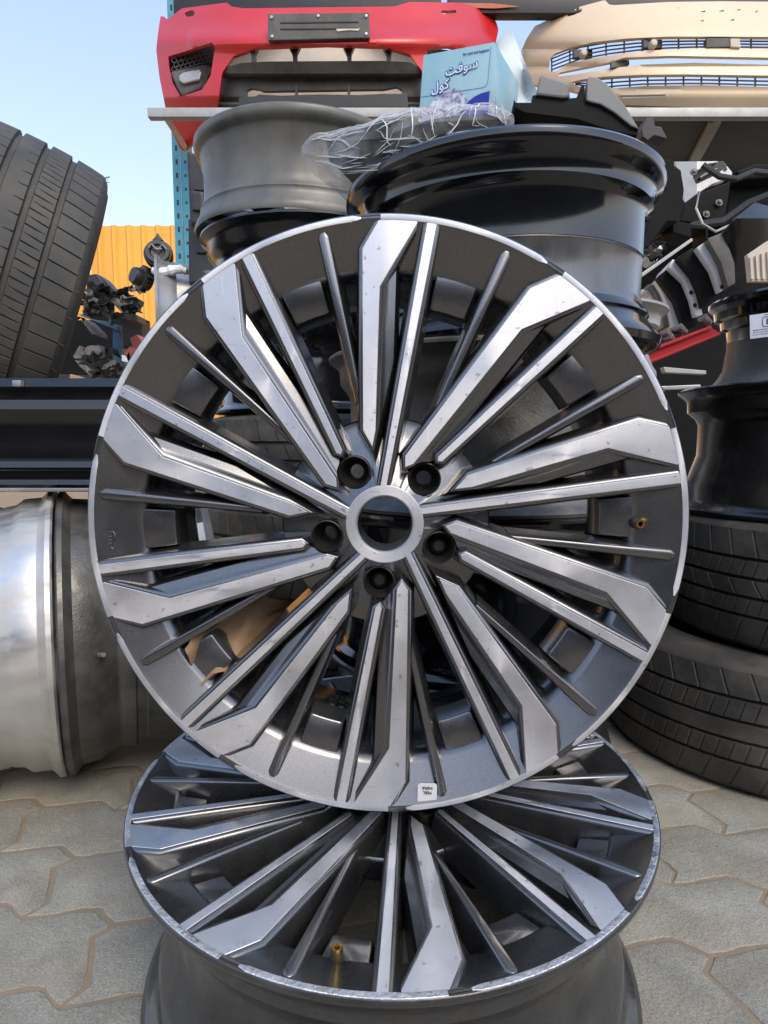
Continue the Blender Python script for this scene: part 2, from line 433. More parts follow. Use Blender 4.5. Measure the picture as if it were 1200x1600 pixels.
def loops_mesh(loops, zf):
    """loops: list of (poly, z) from the top down; closed solid in metres"""
    mb = MB(); n = len(loops[0][0]); vs = []
    for P, z in loops:
        vs += [(x * S, y * S, (z + zf(x, y)) * S) for x, y in P]
    fs = [tuple(range(n)), tuple(range((len(loops)-1)*n, len(loops)*n))[::-1]]
    for l in range(len(loops) - 1):
        fs += [(l*n+i, (l+1)*n+i, (l+1)*n+(i+1) % n, l*n+(i+1) % n) for i in range(n)]
    return mb.add(vs, fs)
def boolean_cut(o, cutters):
    zmax = max(v.co.z for v in o.data.vertices) + .0005
    for c in cutters:
        for tries in range(4):
            md = o.modifiers.new('cut', 'BOOLEAN'); md.operation = 'DIFFERENCE'; md.object = c; md.solver = 'EXACT'
            bpy.context.view_layer.update()
            dg = bpy.context.evaluated_depsgraph_get(); dg.update()
            me = bpy.data.meshes.new_from_object(o.evaluated_get(dg))
            o.modifiers.clear()
            if len(me.vertices) and max(v.co.z for v in me.vertices) <= zmax:
                old = o.data; o.data = me; me.name = old.name
                break
            c.rotation_euler = (0, 0, .37 * (tries + 1)); c.location.x += .00007
    o.data.set_sharp_from_angle(angle=R(40))

def build_alloy(label, group):
    root = thing('alloy_wheel', label, 'alloy wheel', group=group)
    # barrel and front flange, one lathe
    outer = [(.2712,-.0005),(.2722,-.0015),(.2725,-.004),(.2718,-.008),(.266,-.013),(.258,-.016),(.2535,-.021),(.2525,-.045),(.250,-.050),
             (.238,-.062),(.231,-.078),(.229,-.10),(.229,-.135),(.236,-.150),(.246,-.165),(.249,-.175),(.2495,-.208),(.253,-.214),(.262,-.220),(.2685,-.226),(.270,-.234),(.268,-.238)]
    inner = [(.263,-.2385),(.258,-.232),(.246,-.222),(.2415,-.212),(.2410,-.178),(.232,-.158),(.2225,-.142),(.2215,-.10),(.2215,-.075),
             (.2205,-.045),(.2215,-.030),(.2245,-.020),(.229,-.0150),(.2315,-.0130),(.2635,-.0030),(.2655,-.0012),(.2667,-.0006)]
    MB().lathe(outer + inner, n=180, closed=True).build('barrel', m_gun_dark, root, ang=40)
    # painted front flange floor: its own finish
    MB().lathe([(.2225,-.0245),(.2245,-.0186),(.229,-.0142),(.2315,-.0122),(.2634,-.0023),(.2655,-.0007),(.2668,-.0002),(.2690,-.0002)], n=180).build('flange_floor', m_gun, root, ang=60)
    # hub body: star-shaped plate
    def Rw(th):
        best = 150.0
        for u in range(10):
            be = 45 - 36 * u
            for cen, rad, hw in ((6.5, 232, 6.0), (-6.5, 168, 7.0), (-18.5, 285, 3.2)):
                d = abs((th - be - cen + 180) % 360 - 180)
                if d < hw * 1.6:
                    f = max(0, 1 - (d / (hw * 1.6)) ** 4)
                    best = max(best, 150 + (rad - 150) * f)
        return best
    n = 360; mbh = MB(); vs = []; rings = 7
    for i in range(n):
        th = i; rw = Rw(th)
        prof = [(60.5, -95), (60.5, -10)]
        for q in range(1, rings):
            t_ = q / (rings - 1); r_ = 60.5 + (rw - 60.5) * t_
            z_ = -12 - 38 * min(1, (r_ - 60.5) / 90) ** .8 - max(0, (r_ - 140)) * .04
            prof.append((r_, z_))
        zl = prof[-1][1]
        prof += [(rw + 2.5, zl - 2.5), (rw + 3.5, zl - 8), (rw + 2, -95)]
        for r_, z_ in prof:
            x, y = pol(r_, th); vs.append((x * S, y * S, z_ * S))
    k = len(vs) // n; fs = []
    for i in range(n):
        j = (i + 1) % n
        for q in range(k):
            q2 = (q + 1) % k
            fs.append((i*k+q, j*k+q, j*k+q2, i*k+q2))
    hub = mbh.add(vs, fs).build('hub', m_gun, root, ang=40)
    # machined centre ring and bore
    MB().lathe([(43.5*S,-95*S),(43.5*S,-12*S),(44.2*S,-9.5*S),(46.5*S,-6.6*S),(60.5*S,-6.4*S),(61.5*S,-7.4*S),(61.5*S,-20*S)], n=96).build('centre_ring', m_mach, root, ang=25)
    MB().lathe([(42.6*S,-95*S),(42.6*S,-16*S),(43.4*S,-15*S),(43.4*S,-95*S)], n=72).build('bore', m_gun_dark, root)
    # lug hole cutters
    cutters = []; lugs = []
    for q in range(5):
        x, y = pol(95, 48.5 - 72 * q)
        lugs.append((x * S, y * S))
        c = MB().lathe([(0, -58.3*S), (26*S, -58.3*S), (28*S, 21.7*S), (0, 21.7*S)], n=37).build('cutter', m_seat)
        c.location = (x * S, y * S, 0); cutters.append(c)
        c2 = MB().lathe([(0, -110*S), (13*S, -110*S), (13*S, -40*S), (0, -40*S)], n=24).build('cutter', m_seat)
        c2.location = (x * S, y * S, 0); cutters.append(c2)
    # each lathe cutter: merge the poles
    for c in cutters:
        bm = bmesh.new(); bm.from_mesh(c.data); bmesh.ops.remove_doubles(bm, verts=bm.verts, dist=1e-6)
        bmesh.ops.dissolve_degenerate(bm, edges=bm.edges, dist=1e-7)
        bmesh.ops.recalc_face_normals(bm, faces=bm.faces); bm.to_mesh(c.data); bm.free()
    for c in cutters: boolean_cut(hub, [c])
    # spokes
    for u in range(10):
        be = 45 - 36 * u
        even = (u % 2 == 0)
        # plane of the face: dishes gently to the hub
        ax, ay = pol(1, be + 5)
        zf = lambda x, y, ax=ax, ay=ay: -7.5 * (1 - (x * ax + y * ay) / 468)
        # --- wide arrow-headed spoke
        inn = [(95.5, 25.4), (105, 19.7)] if even else [(123, 18.0), (148, 14.5)]
        inl = (112, 28.5) if even else (151, 21.9)
        P = [pol(inn[0][0], be + inn[0][1]), pol(inn[1][0], be + inn[1][1]), pol(364, be + 10.2), pol(457.5, be + 2.9), pol(460.3, be + 2.9),
             pol(460.3, be + 5.4), pol(460.3, be + 7.8), pol(460.3, be + 10.15), pol(421, be + 13.6), pol(inl[0], be + inl[1])]
        #     e0 tip->innerR   e1 facet  e2 head  e3 radial e4 arc e5 arc e6 arc  e7 outer->kinkL  e8 left  e9 inner
        lv = [(-0.9,  [1.4, 2.0, 1.6, 0, 0, 0, 0, 1.8, 1.8, 1.4]),
              (-2.2,  [3.4, 5.0, 4.2, 0, 0, 0, 0, 4.6, 4.6, 3.4]),
              (-4.6,  [4.6, 7.6, 5.8, 0, 0, 0, 0, 6.6, 6.6, 4.6]),
              (-8.2,  [5.4, 15., 6.8, 0, 0, 0, 0, 7.6, 7.6, 5.4]),
              (-12.5, [6.4, 24., 7.3, 0, -6, -6, -6, 8.4, 8.0, 6.4]),
              (-20,   [9.0, 26.5, 8.0, 0, -14, -14, -14, 10., 8.5, 8.0]),
              (-23,   [10., 27.2, 9.0, 0, -20, -20, -20, 11., 9.0, 9.0]),
              (-62,   [14., 31., 15., 0, -66, -66, -66, 16., 14., 14.])]
        o = loops_mesh([(offset_poly(P, d), z) for z, d in lv], zf).build('spoke', m_gun, root, ang=42)
        if even: boolean_cut(o, [cutters[u]])
        loops_mesh([(offset_poly(P, [-.5] * 3 + [0] * 4 + [-.5] * 3), 0), (P, -.45), (P, -1.3)], zf).build('machined_face', m_mach, o, ang=20)
        # --- narrow spoke
        if even:
            c0 = pol(134, be + 4.9); w0 = 5.0
        else:
            c0 = pol(60.5, be + 10.8); w0 = 4.6
        c1 = pol(460.3, be + .15)
        dx, dy = c1[0] - c0[0], c1[1] - c0[1]; l = math.hypot(dx, dy); nx, ny = -dy / l, dx / l
        w1 = 7.4
        aR = be + .15 - math.degrees(w1 / 460.3); aL = be + .15 + math.degrees(w1 / 460.3)
        P = [(c0[0] - nx * w0, c0[1] - ny * w0), pol(460.3, aR), pol(460.3, be + .15), pol(460.3, aL), (c0[0] + nx * w0, c0[1] + ny * w0)]
        inn_ = 2.0 if even else 0
        if even: P.append((c0[0] - dx / l * 5, c0[1] - dy / l * 5))
        ie = [1] * (2 if even else 1)
        lv = [(-0.9, [1.7, 0, 0, 1.7] + [x * 1.4 * bool(inn_) for x in ie]), (-2.2, [4.4, 0, 0, 4.4] + [x * 3.2 * bool(inn_) for x in ie]), (-4.6, [6.4, 0, 0, 6.4] + [x * 4.4 * bool(inn_) for x in ie]), (-8.2, [7.4, 0, 0, 7.4] + [x * 5.2 * bool(inn_) for x in ie]),
              (-22, [8.5, -20, -20, 8.5] + [x * 9.0 * bool(inn_) for x in ie]), (-62, [14., -66, -66, 14.] + [x * 14.0 * bool(inn_) for x in ie])]
        o = loops_mesh([(offset_poly(P, d), z) for z, d in lv], zf).build('spoke', m_gun, root, ang=42)
        if even: boolean_cut(o, [cutters[u]])
        loops_mesh([(offset_poly(P, [-.5, 0, 0, -.5] + [-.5 * bool(inn_)] * len(ie)), 0), (P, -.45), (P, -1.3)], zf).build('machined_face', m_mach, o, ang=20)
        # --- thin painted ridge spoke
        c0 = pol(196, be - 15.4); c1 = pol(454, be - 15.0)
        dx, dy = c1[0] - c0[0], c1[1] - c0[1]; l = math.hypot(dx, dy); ux, uy = dx / l, dy / l; nx, ny = -uy, ux
        def q(t_, wd): return (c0[0] + dx * t_ + nx * wd, c0[1] + dy * t_ + ny * wd)
        def T_poly(d, rend):
            te = (rend - 196) / (454 - 196)
            return [q(0, -2.2 - d), q(.55, -3.6 - d), q(te - .03, -5.4 - d), q(te, -(5.4 + d) * .45), q(te, (5.4 + d) * .45), q(te - .03, 5.4 + d), q(.55, 3.6 + d), q(0, 2.2 + d)]
        zt = lambda x, y, ux=ux, uy=uy: -3.0 - 20 * max(0, 1 - (x * ux + y * uy) / 456) ** 1.15
        lv = [(0, 0, 452), (-.7, 1.5, 454), (-2.4, 2.8, 455.5), (-5, 3.6, 456), (-20, 6.5, 444), (-54, 10, 396)]
        loops_mesh([(T_poly(d, e_), z) for z, d, e_ in lv], zt).build('spoke', m_gun, root, ang=50)
        # --- stepped pad of the rim between the narrow and the thin spoke
        pa = [be - 2.6 - (9.6 * k / 8) for k in range(9)]
        def pad(r0, r1, da):
            aa = [pa[0] + da] + pa[1:-1] + [pa[-1] - da]
            return [pol(r1, a) for a in reversed(aa)] + [pol(r0, a) for a in aa]
        lvp = [(-27, 347, 399, -.35), (-27.6, 345, 400, -.1), (-29.2, 344, 400, 0), (-76, 341, 392, .3)]
        def padz(x, y): return -.22 * (399 - math.hypot(x, y))
        loops_mesh([(pad(r0, r1, da)[::-1], z) for z, r0, r1, da in lvp], padz).build('rim_pad', m_gun, root, ang=50)
        # --- machined strip of the lip
        a0, a1 = be - 22.6, be + 9.75
        nn = 22; vs = []
        prof = [(460.5, -1.3), (460.5, -.2), (461.0, 0), (468.6, 0), (469.2, -.4), (469.6, -1.3)]
        for i in range(nn + 1):
            a = a0 + (a1 - a0) * i / nn
            sh = [1] * 6
            for jx, (r_, z_) in enumerate(prof):
                rr = r_
                if i == 0: rr = 465 + (r_ - 465) * .35
                x, y = pol(rr, a + (0 if i else .0)); vs.append((x * S, y * S, (z_) * S + .00012))
        fs = []
        for i in range(nn):
            for jx in range(5): fs.append((i*6+jx, (i+1)*6+jx, (i+1)*6+jx+1, i*6+jx+1))
        fs.append((0,1,2,3,4,5)); fs.append(tuple(nn*6+jx for jx in range(5, -1, -1)))
        MB().add(vs, fs).build('lip_strip', m_mach, root, ang=30)
    for c in cutters:
        me = c.data; bpy.data.objects.remove(c); bpy.data.meshes.remove(me)
    for i, (x, y) in enumerate(lugs):
        mt = Matrix.Translation((x, y, 0))
        MB().lathe([(25.5*S,-20*S),(26.0*S,-18*S),(24.2*S,-17*S),(23*S,-22*S),(20.5*S,-44*S),(14*S,-52*S),(12.2*S,-60*S),(12*S,-100*S)], n=36, mat=mt).build('lug_seat', m_seat, root)
        if i in (1, 2):
            b = MB().lathe([(0,-36*S),(8*S,-36*S),(11*S,-38*S),(14*S,-42*S),(15.5*S,-52*S),(14*S,-60*S)], n=28, mat=mt)
            b.build('bolt_head', m_black_satin, root)
    # valve stem, in the pocket between two spokes
    x, y = pol(398, .3)
    vb = MB().lathe([(0,-62*S),(24*S,-62*S),(25*S,-54*S),(21*S,-50*S),(17*S,-50*S),(15*S,-56*S),(10*S,-54*S),(9.5*S,-30*S),(9*S,-19*S),(0,-19*S)], n=28, mat=Matrix.Translation((x*S, y*S, 0)))
    vs_ = vb.build('valve_stem', m_rubber, root)
    MB().lathe([(4.0*S,-19.5*S),(7.4*S,-19.5*S),(7.8*S,-17*S),(7.6*S,-6*S),(6.8*S,-4*S),(4.4*S,-4*S),(3.4*S,-6*S),(3.0*S,-16*S)], n=24, mat=Matrix.Translation((x*S, y*S, 0))).build('valve_cap', m_brass, vs_)
    return root

front = build_alloy('upright gunmetal and machined multi-spoke alloy wheel standing on top of the flat one', 'matching multi-spoke alloy wheels')
low = copy_tree(front)
tag(low, 'scuffed multi-spoke alloy wheel lying flat on the pavement under the upright one')
# upright wheel: placed with its bottom lip on the flat wheel, leaning back a touch
HUBP = Vector((0.0005, .5733, .5133))
LEAN, YAW = R(1.3), R(-1.6)
front.matrix_world = Matrix.Translation(HUBP) @ Matrix.Rotation(YAW, 4, 'Z') @ Matrix.Rotation(R(90) - LEAN, 4, 'X')
low.matrix_world = Matrix.Translation((.0075, .655, .2315)) @ Matrix.Rotation(R(2.8), 4, 'X') @ Matrix.Rotation(R(-101), 4, 'Z') @ Matrix.Diagonal((.984, .984, .93, 1))
# kerb rash on the flat wheel's rim edge and smears on its faces
for ch in low.children:
    if ch.name.startswith('lip_strip') or ch.name.startswith('barrel'):
        ch.material_slots[0].link = 'OBJECT'
        ch.material_slots[0].material = m_scuff if ch.name.startswith('lip') else m_gun_scuff
# things stuck on the upright wheel
Wm = front
st = MB()
def wpt(px, py, z):       # photo pixel -> wheel-local point on the face side (hub at 600,820)
    return ((px - 600) * S, (820 - py) * S, z * S)
lab = thing('paper_label', 'small white peel-off label stuck near the foot of the upright wheel', 'label')
lab.matrix_world = front.matrix_basis @ Matrix.Translation(((667-600)*S*1.04, (820-1246)*S*1.035, -2.6*S)) @ Matrix.Rotation(R(180), 4, 'Z') @ Matrix.Rotation(R(-8.6), 4, 'X') @ Matrix.Scale(1.22, 4)
P = []
for cx_, cy_, a_ in ((.0052,.0078,0),(-.0052,.0078,90),(-.0052,-.0078,180),(.0052,-.0078,270)):
    for da in (0, 30, 60, 90): P.append((cx_ + .0022*math.cos(R(a_+da)), cy_ + .0022*math.sin(R(a_+da)), 0))
MB().prism([Vector(p) for p in P], (0, 0, .0004)).build('sticker', m_whitepaper, lab, smooth=False)
text_obj('lettering', 'PEEL', .0034, m_ink, lab, Matrix.Translation((0, -.0022, .0006)))
text_obj('lettering', 'HERE', .0034, m_ink, lab, Matrix.Translation((0, -.0062, .0006)))

# cast maker's mark on the upright wheel's flange
mk = MB()
mx_, my_ = (158 - 600) * S, (820 - 848) * S
def bar(x0, y0, x1, y1, r=.0009):
    mk.tube([(mx_ + x0, my_ + y0, -9.2*S), (mx_ + x1, my_ + y1, -9.2*S)], r, n=8)
for k in range(3): bar(-.004, .0035 - k*.0032, .0035, .0035 - k*.0032)
mk.tube([(mx_ + .001, my_ + .0078, -9.2*S), (mx_ + .0045, my_ + .0082, -9.2*S), (mx_ + .0058, my_ + .006, -9.2*S), (mx_ + .006, my_ - .006, -9.2*S), (mx_ + .004, my_ - .008, -9.2*S), (mx_ + .002, my_ - .0065, -9.2*S)], .0008, n=8)
bar(-.004, -.0058, -.001, -.0058); bar(-.004, -.0075, -.004, -.0058)
mk.build('cast_mark', m_gun, front)
# balance weights inside the barrel of the upright wheel
bw = MB()
for k in range(3):
    a = R(-106 + k * 3.0)
    mt = Matrix.Rotation(a, 4, 'Z') @ Matrix.Translation((.2165, 0, -.115))
    b_ = MB().box((-.003, -.0050, -.010), (.004, .0050, .010), mt)
    b_.build('balance_weight', m_gun, front, bevel=.0012)

# ------------------------------------------------------------------ other rims
def rim(name, label, prof, mat, loc, rot=(0, 0, 0), nsp=10, spmat=None, spz=-.03, group=None, thick=.008, sw=.022):
    """prof: outer profile (r,z) from the front flange (z=0) back"""
    root = thing(name, label, 'wheel rim', loc, rot, group)
    inner = [(max(r - thick * (1.0 if 0 < i < len(prof) - 1 else .5), .05), z) for i, (r, z) in enumerate(prof)][::-1]
    inner = [(r, z + (.002 if i == 0 else (-.002 if i == len(inner) - 1 else 0))) for i, (r, z) in enumerate(inner)]
    MB().lathe(prof + inner, n=128, closed=True).build('barrel', mat, root, ang=38)
    spm = spmat or mat
    rin = min(r for r, z in prof) - thick * .6
    MB().lathe([(.033, spz - .035), (.033, spz), (.072, spz - .002), (.082, spz - .012), (.082, spz - .04)], n=40).build('hub', spm, root, ang=30)
    first = None
    for i in range(nsp):
        if first is None:
            P = [(.070, -sw * .55), (rin + .004, -sw), (rin + .004, sw), (.070, sw * .55)]
            vs = [(x, y, spz) for x, y in P] + [(x, y + math.copysign(.006, y), spz - .028) for x, y in P]
            first = MB().add(vs, [(0,1,2,3),(7,6,5,4),(0,4,5,1),(1,5,6,2),(2,6,7,3),(3,7,4,0)]).build('spoke', spm, root, bevel=.003); o = first
        else:
            o = first.copy(); C.objects.link(o); o.parent = root
        o.rotation_euler = (0, 0, 2 * math.pi * i / nsp)
    return root

def std_prof(Rf, wdt, drop=.03, lipw=.012):
    return [(Rf - .004, 0), (Rf, -.003), (Rf, -lipw * .6), (Rf - .006, -lipw), (Rf - .014, -lipw - .006), (Rf - .018, -lipw - .012), (Rf - .019, -.045),
            (Rf - drop, -.058), (Rf - drop - .006, -.07), (Rf - drop - .006, -wdt * .55), (Rf - drop + .004, -wdt * .68), (Rf - .022, -wdt + .048), (Rf - .020, -wdt + .024),
            (Rf - .014, -wdt + .014), (Rf - .005, -wdt + .010), (Rf - .001, -wdt + .005), (Rf - .003, -wdt)]

# centre stack, from the ground up (profiles run from the upper end down)
CX, CY = .190, 1.10
CX2 = .165
def bigprof(Rf, h):
    return [(Rf - .004, 0), (Rf, -.004), (Rf + .001, -.014), (Rf - .004, -.022), (Rf - .012, -.027), (Rf - .016, -.032), (Rf - .017, -.050), (Rf - .024, -.056),
            (Rf - .029, -.064), (Rf - .029, -.125), (Rf - .028, -.127), (Rf - .030, -.130), (Rf - .032, -h + .075), (Rf - .027, -h + .058), (Rf - .021, -h + .050), (Rf - .020, -h + .046), (Rf - .023, -h + .042),
            (Rf - .014, -h + .026), (Rf - .004, -h + .018), (Rf, -h + .010), (Rf - .003, -h)]
rim('rim', 'dusty grey rim at the foot of the central stack behind the upright wheel', std_prof(.262, .240), m_gun_scuff, (CX2 - .004, CY + .01, .240), nsp=10, group='rims of the central stack')
rim('rim', 'glossy black rim second from the bottom of the central stack', std_prof(.260, .243), m_black_gloss, (CX2 + .002, CY + .012, .4835), nsp=10, group='rims of the central stack')
rim('rim', 'satin grey rim directly below the big glossy black rim', std_prof(.258, .243), m_cast, (CX2, CY + .01, .727), nsp=10, group='rims of the central stack')
rim('rim', 'large glossy black rim topping the central stack under the tissue box', bigprof(.250, .256), m_black_barrel, (CX, CY, .985), (R(0), R(-1.2), 0), nsp=10, group='rims of the central stack', spz=-.21, spmat=m_black_gloss)

big = [o for o in bpy.data.objects if o.get('label', '').startswith('large glossy black rim')][0]
_bp = bigprof(.2506, .256)
MB().lathe([(r + .0005, z) for r, z in _bp[:10]], n=128).build('black_flange', m_black_gloss, big, ang=38)
MB().lathe([(r + .0005, z) for r, z in _bp[13:]], n=128).build('black_flange', m_black_gloss, big, ang=38)

# left rear stack
LX, LY = -.203, 1.70
rim('rim', 'black rim under the dusty grey rim of the left rear stack', std_prof(.268, .20), m_black_rim, (LX + .01, LY, 1.085), group='rims of the left rear stack')
rim('rim', 'dusty grey-brown rim on top of the left rear stack below the red bumper', [(.262,0),(.266,-.004),(.267,-.014),(.262,-.024),(.254,-.030),(.249,-.036),(.2475,-.056),(.243,-.064),(.242,-.130),(.243,-.148),(.249,-.156),(.2515,-.162),(.2495,-.168),(.252,-.178),(.262,-.196),(.266,-.206),(.264,-.215)], m_grey_barrel, (LX, LY, 1.302), (0, R(1.2), 0), group='rims of the left rear stack', spz=-.17, spmat=m_black_satin)
rim('rim', 'black rim resting on the tyres of the left rear stack', std_prof(.262, .225), m_black_gloss, (LX + .02, LY + .01, .883), group='rims of the left rear stack')

# right stack rims
rim('rim', 'black satin rim lying on the upper tyre at the right', std_prof(.270, .236, drop=.034), m_black_rim, (.857, 1.238, .690), group='rims of the right stack')
def steelprof(Rf, h):
    return [(Rf - .003, 0), (Rf, -.004), (Rf, -.012), (Rf - .010, -.020), (Rf - .012, -.034), (Rf - .022, -.038), (Rf - .024, -.052), (Rf - .034, -.056), (Rf - .036, -.09),
            (Rf - .030, -h + .040), (Rf - .020, -h + .022), (Rf - .010, -h + .010), (Rf - .004, -h + .004), (Rf - .006, -h)]
top_r = rim('rim', 'black and bare grey steel rim with a silver certification sticker on the right stack', steelprof(.252, .172), m_grey_barrel, (.888, 1.232, .864), (R(3), R(-2), 0), group='rims of the right stack', spmat=m_black_satin)
MB().lathe([(.2485,.0008),(.2528,-.0035),(.2528,-.0125),(.2428,-.0205),(.2408,-.0345),(.2308,-.0385),(.2288,-.0525),(.2185,-.0565),(.2170,-.078)], n=128).build('black_band', m_black_gloss, top_r, ang=38)

# certification sticker
ctr = at(1204, 507, 1.02)
stk = thing('silver_sticker', 'silver certification sticker with a boxed emblem on the right-hand steel rim', 'sticker', ctr, (R(-2), 0, R(-10)))
sgn = MB().box((-.028, -.0004, -.0185), (.028, .0004, .0185)); sgn.build('sticker', m_label, stk, smooth=False, bevel=.0002)
stk.rotation_euler = (R(-3), R(-4), R(-26))
mt = Matrix.Rotation(R(90), 4, 'X')
text_obj('lettering', 'ISI', .0125, m_ink, stk, Matrix.Translation((0, -.0008, .005)) @ mt, off=.0003)
fr = MB()
def rrect(x0, z0, x1, z1, r, wd):
    def loop(d):
        P = []
        for cx_, cz_, a_ in ((x1 - r, z1 - r, 0), (x0 + r, z1 - r, 90), (x0 + r, z0 + r, 180), (x1 - r, z0 + r, 270)):
            for da in (0, 30, 60, 90): P.append((cx_ + (r - d) * math.cos(R(a_ + da)), -.0008, cz_ + (r - d) * math.sin(R(a_ + da))))
        return P
    A, B = loop(0), loop(wd); n = len(A)
    fr.add(A + B, [(i, (i+1) % n, (i+1) % n + n, i + n) for i in range(n)])
rrect(-.0115, -.003, .0115, .013, .004, .0011)
fr.build('emblem_frame', m_ink, stk, smooth=False)
# the rest of the print is too small to read in the photograph: broken hairlines
fp = MB(); rgf = random.Random(9)
for z_, h_ in ((.0158, .0012), (-.0062, .0013), (-.0098, .0008), (-.0132, .0008)):
    x = -.024 if z_ < 0 else -.008
    while x < (.022 if z_ < 0 else .008):
        l_ = rgf.uniform(.0012, .0045); fp.box((x, -.00075, z_ - h_ / 2), (x + l_, -.0004, z_ + h_ / 2)); x += l_ + .0009
o = fp.build('fine_print', m_ink, stk, smooth=False); o['kind'] = 'stuff'

# two small rims glimpsed behind the central stack
def smallprof(Rf, h): return std_prof(Rf, h, drop=.035)
rim('rim', 'small silver rim half hidden behind the big black rim at right', smallprof(.20, .205), m_silver, (at(900, 560, 1.62).x, 1.62, .70), group='rims behind the central stack', nsp=6)
rim('rim', 'small silver rim on top of its twin behind the central stack', smallprof(.20, .195), m_silver, (at(905, 560, 1.62).x, 1.62, .90), group='rims behind the central stack', nsp=6)
for k in range(1):
    rim('rim', 'dull rim carrying the two small silver rims behind the central stack', smallprof(.22, .495), m_cast, (at(900, 560, 1.62).x, 1.62, .495), group='rims behind the central stack', nsp=6)

# left rims lying on their sides, back to back
AX = Matrix.Rotation(R(90), 4, 'Y')
def side_prof(Rf, h):
    return [(Rf - .003, 0), (Rf, -.003), (Rf, -.010), (Rf - .008, -.016), (Rf - .014, -.022), (Rf - .016, -.05), (Rf - .026, -.062), (Rf - .029, -.078), (Rf - .0305, -.080), (Rf - .0305, -.086), (Rf - .029, -.088), (Rf - .029, -.106), (Rf - .032, -.109), (Rf - .032, -.122), (Rf - .0295, -.125), (Rf - .030, -h * .6), (Rf - .016, -h + .05), (Rf - .014, -h + .02), (Rf - .004, -h + .012), (Rf - .002, -h)]
o = rim('rim', 'bright raw alloy rim lying on its side at the left edge', side_prof(.252, .24), m_polished, (-.580, 1.128, .252), (0, R(90), R(24)), group='rims lying on their sides')
o = rim('rim', 'dark pitted alloy rim on its side, back to back with the bright one', side_prof(.250, .24), m_cast, (-.577, 1.1295, .250), (0, R(-90), R(24)), group='rims lying on their sides')
vl = MB().tube([at(140, 1025, .97), at(152, 1024, .95), at(162, 1023, .93)], [.006, .0035, .0035], n=10)
# the valve belongs to the dark rim
v_ = vl.build('valve_stem', m_silver)
bpy.context.view_layer.update()
v_.parent = o; v_.matrix_parent_inverse = o.matrix_world.inverted()

# ------------------------------------------------------------------ tyres
def tyre(name, label, Ro, wdt, ribs, mat, loc, rot, pitches=64, group=None, hairs=False, rin=.215, slant=1.0, gw=.0085, sd=.0045):
    """ribs: list of (width fraction, sipe spec) ; a groove of .009 stands between two ribs"""
    root = thing(name, label, 'tyre', loc, rot, group)
    gd_ = .008
    tread_w = wdt * .86
    tot = sum(r[0] for r in ribs); usable = tread_w - gw * (len(ribs) - 1)
    # v samples: (z, groove?, rib index)
    V = []; z = -tread_w / 2
    def crown(zz): return Ro - .010 * (abs(zz) / (tread_w / 2)) ** 2.4
    for i, (wf, kind_) in enumerate(ribs):
        ww_ = usable * wf / tot
        for t_ in (0, .04, .5, .52, .96, 1): V.append((z + ww_ * t_, 0, i, t_, kind_))
        z += ww_
        if i < len(ribs) - 1:
            V.append((z + gw * .18, 1, i, 0, '')); V.append((z + gw * .82, 1, i, 0, '')); z += gw
    us = []
    for p in range(pitches):
        for t_ in (0.0, .035, .085, .12, .5, .535, .565, .60): us.append((p, t_))
    nu, nv = len(us), len(V); vs = []
    for p, t_ in us:
        for zz, g, ri, tv, kind_ in V:
            sl = {'a': 1, 'b': -1, 'h': 1, 's': .5, '': 0, 'n': 0}.get(kind_, 0) * slant
            a = 2 * math.pi * (p + t_ + sl * (tv - .5) * .35 + ri * .37) / pitches
            r_ = crown(zz)
            if g: r_ -= gd_
            elif kind_ in ('a', 'b', 's') and t_ in (.035, .085): r_ -= sd
            elif kind_ == 'q' and t_ in (.035, .085) and tv > .6: r_ -= sd
            elif kind_ in ('h',) and ((t_ in (.035, .085) and tv < .6) or (t_ in (.535, .565) and tv > .4)): r_ -= sd
            elif kind_ == 's' and t_ in (.535, .565): r_ -= sd
            vs.append((r_ * math.cos(a), r_ * math.sin(a), zz))
    fs = []
    for i in range(nu):
        j = (i + 1) % nu
        for q_ in range(nv - 1): fs.append((i*nv+q_, j*nv+q_, j*nv+q_+1, i*nv+q_+1))
    MB().add(vs, fs).build('tread', mat, root, ang=30)
    e = tread_w / 2; rc = Ro - .010
    side = [(rc, e), (rc - .004, e + .006), (rc - .014, e + (wdt/2 - e) * .6), (rc - .03, wdt/2 * .97), (rc - .033, wdt/2 * .985), (rc - .06, wdt/2), (rc - .095, wdt/2 * .97), (rin + .012, wdt/2 * .80), (rin, wdt/2 * .78), (rin - .002, wdt/2 * .70)]
    liner = [(rin + .02, wdt/2 * .66), (Ro - .05, wdt/2 * .8), (Ro - .022, 0)]
    MB().lathe(side + liner, n=120).build('sidewall', mat, root, ang=40)
    MB().lathe([(r_, -z_) for r_, z_ in side + liner], n=120).build('sidewall', mat, root, ang=40)
    if hairs:
        hb = MB()
        for i in range(40):
            a = 2 * math.pi * i / 40
            for sgn_ in (1, -1):
                p0 = Vector(((rc - .002) * math.cos(a), (rc - .002) * math.sin(a), sgn_ * (e + .003)))
                p1 = p0 + Vector((math.cos(a) * .007, math.sin(a) * .007, sgn_ * .009))
                hb.tube([p0, p1], .0007, n=4)
        o = hb.build('rubber_hairs', mat, root); o['kind'] = 'stuff'
    return root

